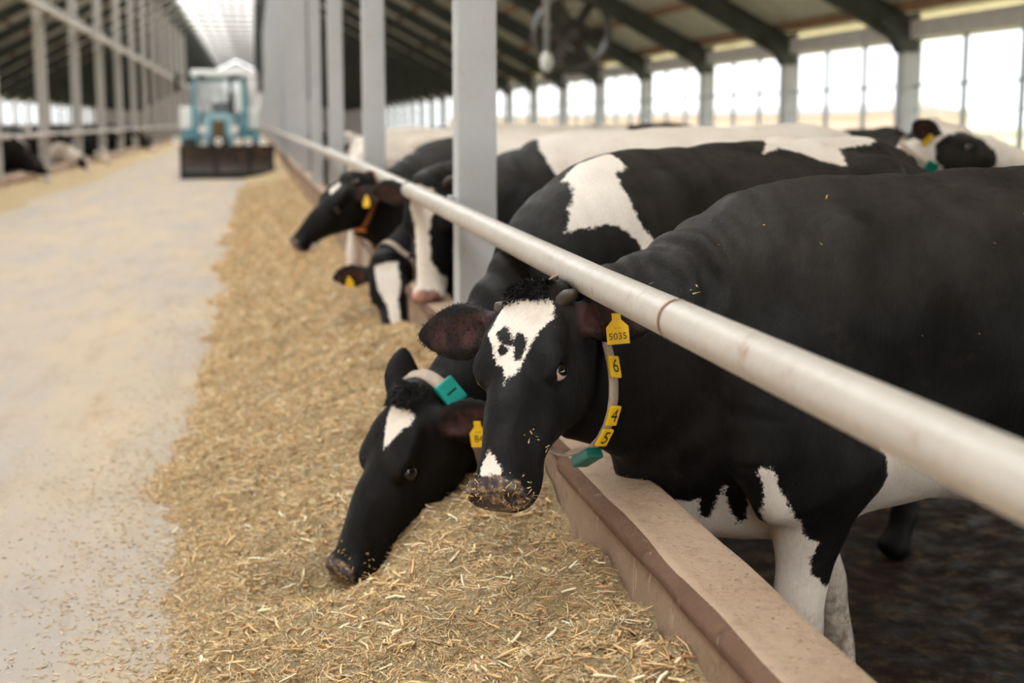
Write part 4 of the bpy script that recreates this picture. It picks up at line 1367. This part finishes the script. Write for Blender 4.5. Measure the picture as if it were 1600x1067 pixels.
sw = tp('steering_wheel', TBK, lambda m: m.tube([(.2 * math.cos(a), 1.85 + .06 * math.sin(a), 1.58 + .19 * math.sin(a)) for a in np.linspace(0, 2 * math.pi, 25)], .018, 6, cap=False))
tp('steering_column', TBK, lambda m: m.tube([(0, 1.85, 1.58), (0, 1.55, 1.1)], .03, 8), sw)
tp('wiper', TBK, lambda m: m.tube([(0, 1.40, 2.35), (.02, 1.36, 1.75)], .012, 6), cab)
tp('exhaust_pipe', TBK, lambda m: [m.tube([(.30, .75, 1.5), (.30, .75, 2.35), (.32, .70, 2.5)], .035, 8), m.tube([(.30, .75, 1.65), (.30, .75, 2.05)], .07, 10)])
# blade, its arms, lamps and couplings
bl = tp('blade', BLADE, lambda m: None)
bm_ = MB()
arc = [(-1.10 + .16 * math.sin(math.pi * t), .03 + .76 * t) for t in np.linspace(0, 1, 9)]
Mb = Matrix.Rotation(math.radians(7), 4, 'Z')
for k in range(8):
    (y0, z0), (y1, z1) = arc[k], arc[k + 1]
    bm_.prism([(y0, z0), (y1, z1), (y1 + .025, z1), (y0 + .025, z0)], 'x', -1.03, 1.20, 0, Mb)
bpy.data.objects.remove(bl)
bl = bm_.build('blade', BLADE, tr)
MB().box((-1.05, -1.12, .0), (1.22, -1.09, .16), 0, 0, Mb).build('cutting_edge', TBK, bl)
for s in (-1.0, -.2, .6, 1.15):
    m = MB(); m.box((s - .03, -1.06, .05), (s + .03, -.88, .80), 0, 0, Mb); m.build('rib', TBK, bl)
for s in (1, -1):
    tp('push_arm', TBK, lambda m: m.tube([(s * .42, -.92, .45), (s * .30, .6, .62)], .06, 8))
    tp('hydraulic_ram', TBK, lambda m: m.tube([(s * .2, -.9, .72), (s * .2, -.3, 1.0)], .04, 8))
for x in (-.98, .0, .70, 1.05):
    m = MB(); m.disc_tube((x, -.95, .88), (0, 1, 0), .03, .10, .05, 16); m.build('coupling_ring', LENS, bl)
# ------------------------------------------------------------------ ventilation fan under the roof and a hanging lamp
FANM = simple('fan_steel', srgb(88, 84, 78), .5, .3, .3, 5)
fan = empty('ventilation_fan', (4.95, 22.2, 2.72))
tag(fan, 'large dark ventilation fan hanging below the roof over the cows', 'fan')
m = MB(); m.disc_tube((0, 0, 0), (0, 1, .25), .56, .62, .28, 32); m.build('shroud', FANM, fan)
m = MB()
for r in (.2, .33, .46): m.disc_tube((0, -.16, .02), (0, 1, .25), r, r + .012, .012, 28)
m.build('guard', FANM, fan)
ax = Vector((0, 1, .25)).normalized()
for k in range(6):
    Mx = Matrix.Rotation(2 * math.pi * k / 6, 4, ax)
    m = MB(); m.box((.08, -.02, -.09), (.53, .02, .09), 0, 0, Mx @ Matrix.Rotation(math.radians(35), 4, 'X')); m.build('blade', FANM, fan)
m = MB(); m.disc_tube((0, .05, 0), ax, .001, .12, .3, 16); m.build('motor', FANM, fan)
for s in (-.5, .5): MB().tube([(s, 0, .3), (s * 1.1, .1, roof_z(4.95) - 2.72)], .015, 6).build('hanger', FANM, fan)
lp = empty('hanging_lamp', (4.22, 20.6, 2.2))
tag(lp, 'slim pale pipe with a round pink-white lamp hanging beside the fan', 'lamp')
MB().tube([(0, 0, .1), (0, 0, roof_z(4.22) - 2.2)], .045, 10).build('stem', POSTP, lp)
m = MB(); m.add([(v[0] * .10, v[1] * .10, v[2] * .16) for v in uv_ball(14, 8)[0]], uv_ball(14, 8)[1], 0, True); m.build('lamp_globe', TWHITE, lp)
# ------------------------------------------------------------------ feed: heap along the kerb, loose straw and chips
def feed_edge(y):
    return -.27 + .30 * (fbm(y * 1.1, 3.0 + 0 * y) - .5) + .20 * (fbm(y * 4.0, 9.0 + 0 * y) - .5) - .10 * np.clip((3.2 - y) / 1.2, 0, 1) * 1.0
def feed_h(x, y):
    x = np.asarray(x, float); y = np.asarray(y, float)
    u = np.clip((x - feed_edge(y)) / (.80 - feed_edge(y)), 0, 1)
    far = np.clip((y - 6) / 6, 0, 1)
    hk = .37 * (1 - .45 * far)                     # height at the kerb
    h = hk * (.10 * np.clip(u * 8, 0, 1) + .15 * u + .75 * u * u * (3 - 2 * u) * .97)
    h = h * (1 + .5 * (fbm(x * 2.3 + 5, y * 2.3) - .5))
    # troughs eaten out in front of the cows
    for cx, cy, r, dp in ((.24, 3.84, .20, .15), (.52, 2.78, .20, .05)):
        h = h - dp * np.exp(-((x - cx) ** 2 + (y - cy) ** 2) / r ** 2)
    m = np.clip(u * 6, 0, 1)
    h = h + m * (.05 * (fbm(x * 7, y * 7) - .5) + .03 * (fbm(x * 22 + 3, y * 22, 3) - .5) + .014 * (fbm(x * 70, y * 70 + 8, 2) - .5))
    return np.where(u > 0, np.maximum(h, .002), -.01)

def feed_material():
    t = NT('chopped_feed')
    v = t.coord('Object')
    n1 = t.noise(v, 140, 5, .75); n2 = t.noise(v, 38, 6, .7); n3 = t.noise(v, 5, 4)
    c = t.ramp(n1, [(.30, srgb(137, 118, 89)), (.45, srgb(192, 167, 128)), (.56, srgb(222, 197, 157)), (.70, srgb(244, 226, 192))])
    c = t.mix(t.ramp(n2, [(.45, 0.0), (.7, .6)]), c, srgb(177, 155, 115))
    c = t.mix(t.ramp(n3, [(.4, 0.0), (.7, .35)]), c, srgb(224, 194, 150))
    t.set(Base_Color=c, Roughness=.95, Specular_IOR_Level=.15)
    t.bump(t.math('ADD', n1, n2), .015, 1.0)
    return t.m
FEED = feed_material()
def straw_material():
    t = NT('straw_bits')
    at = t.n('Attribute', attribute_name='tint')
    t.set(Base_Color=at.outputs['Color'], Roughness=.75, Specular_IOR_Level=.3)
    return t.m
STRAW = straw_material()

ys = [1.3]
while ys[-1] < 100: ys.append(ys[-1] + max(.012, .0045 * ys[-1] ** 1.15))
ys = np.array(ys)
xs = np.linspace(-.62, .784, 120)
X, Y = np.meshgrid(xs, ys, indexing='ij')
Z = feed_h(X, Y)
ny = len(ys)
ii, jj = np.meshgrid(np.arange(len(xs) - 1), np.arange(ny - 1), indexing='ij')
q = np.stack([ii * ny + jj, (ii + 1) * ny + jj, (ii + 1) * ny + jj + 1, ii * ny + jj + 1], -1).reshape(-1, 4)
me = bpy.data.meshes.new('feed_heap'); me.from_pydata(np.stack([X.ravel(), Y.ravel(), Z.ravel()], 1).tolist(), [], q.tolist())
me.polygons.foreach_set('use_smooth', np.ones(len(q), bool)); me.update()
heap = tag(link('feed_heap', me, FEED), 'golden chopped feed heaped along the kerb in front of the cows', 'feed', kind='stuff')

def straw_mesh(name, P, ang, tilt, L, W, bend, col, parent):
    """bent strips: 3 cross-sections of 2 points, given thickness by a second, inverted ridge line"""
    n = len(P)
    d = np.stack([np.cos(ang) * np.cos(tilt), np.sin(ang) * np.cos(tilt), np.sin(tilt)], 1)
    s = np.stack([-np.sin(ang), np.cos(ang), RNG.normal(0, .35, n)], 1); s /= np.linalg.norm(s, axis=1)[:, None]
    up = np.cross(d, s)
    vs = np.zeros((n, 9, 3))
    for k, t in enumerate((-.5, 0, .5)):
        c = P + d * (L * t)[:, None] + s * (bend * (0 if k != 1 else 1))[:, None]
        wd = (W * (.5 if k == 1 else .36))[:, None]
        vs[:, k * 3] = c - s * wd
        vs[:, k * 3 + 1] = c + up * wd * .7
        vs[:, k * 3 + 2] = c + s * wd
    f = np.array([(0, 1, 4, 3), (1, 2, 5, 4), (3, 4, 7, 6), (4, 5, 8, 7), (0, 3, 5, 2), (3, 6, 8, 5)])
    F = (np.arange(n)[:, None, None] * 9 + f[None]).reshape(-1, 4)
    me = bpy.data.meshes.new(name)
    me.vertices.add(n * 9); me.vertices.foreach_set('co', vs.astype(np.float32).ravel())
    me.loops.add(len(F) * 4); me.loops.foreach_set('vertex_index', F.astype(np.int32).ravel())
    me.polygons.add(len(F)); me.polygons.foreach_set('loop_start', np.arange(0, len(F) * 4, 4, dtype=np.int32))
    me.update(calc_edges=True)
    at = me.attributes.new('tint', 'FLOAT_COLOR', 'POINT')
    cc = np.repeat(np.hstack([col, np.ones((n, 1))]), 9, 0).astype(np.float32)
    at.data.foreach_set('color', cc.ravel())
    o = link(name, me, STRAW, parent); o['kind'] = 'stuff'
    return o

PAL = np.array([srgb(234, 206, 160)[:3], srgb(217, 184, 135)[:3], srgb(244, 227, 195)[:3], srgb(192, 160, 115)[:3], srgb(160, 140, 99)[:3], srgb(222, 182, 138)[:3], srgb(170, 152, 103)[:3], srgb(252, 243, 219)[:3], srgb(194, 142, 99)[:3]])
PW = np.array([.22, .2, .16, .14, .07, .08, .05, .05, .03])
def tints(n):
    c = PAL[RNG.choice(len(PAL), n, p=PW)] * RNG.uniform(.75, 1.15, (n, 1))
    return np.clip(c * np.array([1.05, 1.0, .93]), 0, 1)
def near_y(n, a, b, e=1.6):
    u = RNG.random(n)
    return (a ** (1 - e) + u * (b ** (1 - e) - a ** (1 - e))) ** (1 / (1 - e))
def scatter(n, size, ymax, lift=.004):
    y = near_y(n, 1.5, ymax)
    x = feed_edge(y) - .04 + (.80 - feed_edge(y)) * RNG.random(n)
    z = np.maximum(feed_h(x, y), 0) + RNG.uniform(0, lift, n)
    return np.stack([x, y, z], 1)
sc = []
n = 150000                                   # fine flakes
P = scatter(n, 0, 30); k = np.clip(P[:, 1] / 4, .8, 4)
straw_mesh('chaff', P, RNG.uniform(0, 6.3, n), RNG.normal(0, .45, n), RNG.uniform(.007, .022, n) * k, RNG.uniform(.0022, .005, n) * k, RNG.normal(0, .001, n), tints(n), heap)
n = 11000                                   # straws
P = scatter(n, 0, 16, .010); k = np.clip(P[:, 1] / 5, .9, 2)
straw_mesh('straw', P, RNG.uniform(0, 6.3, n), RNG.normal(0, .25, n), RNG.uniform(.025, .075, n) * k, RNG.uniform(.002, .004, n) * k, RNG.normal(0, .006, n), np.clip(tints(n) * 1.08, 0, 1), heap)
n = 2600                                    # chips and husks
P = scatter(n, 0, 12, .012)
straw_mesh('husk', P, RNG.uniform(0, 6.3, n), RNG.normal(0, .3, n), RNG.uniform(.02, .05, n), RNG.uniform(.006, .012, n), RNG.normal(0, .004, n), np.clip(tints(n) * 1.12, 0, 1), heap)
# strewn thinly over the alley and on the kerb
n = 9000
y = near_y(n, 2.6, 16); x = feed_edge(y) - RNG.exponential(.22, n) * (1 + .1 * y) * .6
P = np.stack([x, y, np.full(n, .003)], 1)
strewn = straw_mesh('strewn_chaff', P, RNG.uniform(0, 6.3, n), RNG.normal(0, .1, n), RNG.uniform(.006, .02, n), RNG.uniform(.002, .005, n), RNG.normal(0, .001, n), tints(n) * .95, heap)
n = 1100
y = near_y(n, 1.9, 7); x = RNG.uniform(.80, .915, n)
P = np.stack([x, y, np.full(n, .501)], 1)
straw_mesh('kerb_chaff', P, RNG.uniform(0, 6.3, n), RNG.normal(0, .1, n), RNG.uniform(.004, .012, n), RNG.uniform(.001, .0025, n), RNG.normal(0, .001, n), tints(n) * .7, heap)
# low strip of feed along the far kerb
ys2 = np.linspace(20, 104, 260); xs2 = np.linspace(-4.60, -3.5, 14)
X, Y = np.meshgrid(xs2, ys2, indexing='ij')
ed = -3.75 + .5 * (fbm(Y * .5, Y * 0 + 2) - .5)
Z = .13 * np.clip((ed - X) / .8, 0, 1) ** .8 * (.7 + .7 * fbm(X * 3, Y * 1.5)) - .004
m_ = len(ys2)
q = [(i * m_ + j, (i + 1) * m_ + j, (i + 1) * m_ + j + 1, i * m_ + j + 1) for i in range(13) for j in range(m_ - 1)]
me = bpy.data.meshes.new('feed_strip'); me.from_pydata(np.stack([X.ravel(), Y.ravel(), Z.ravel()], 1).tolist(), [], q)
me.polygons.foreach_set('use_smooth', np.ones(len(q), bool))
tag(link('feed_strip', me, FEED), 'thin strip of golden feed along the kerb across the alley', 'feed', kind='stuff')
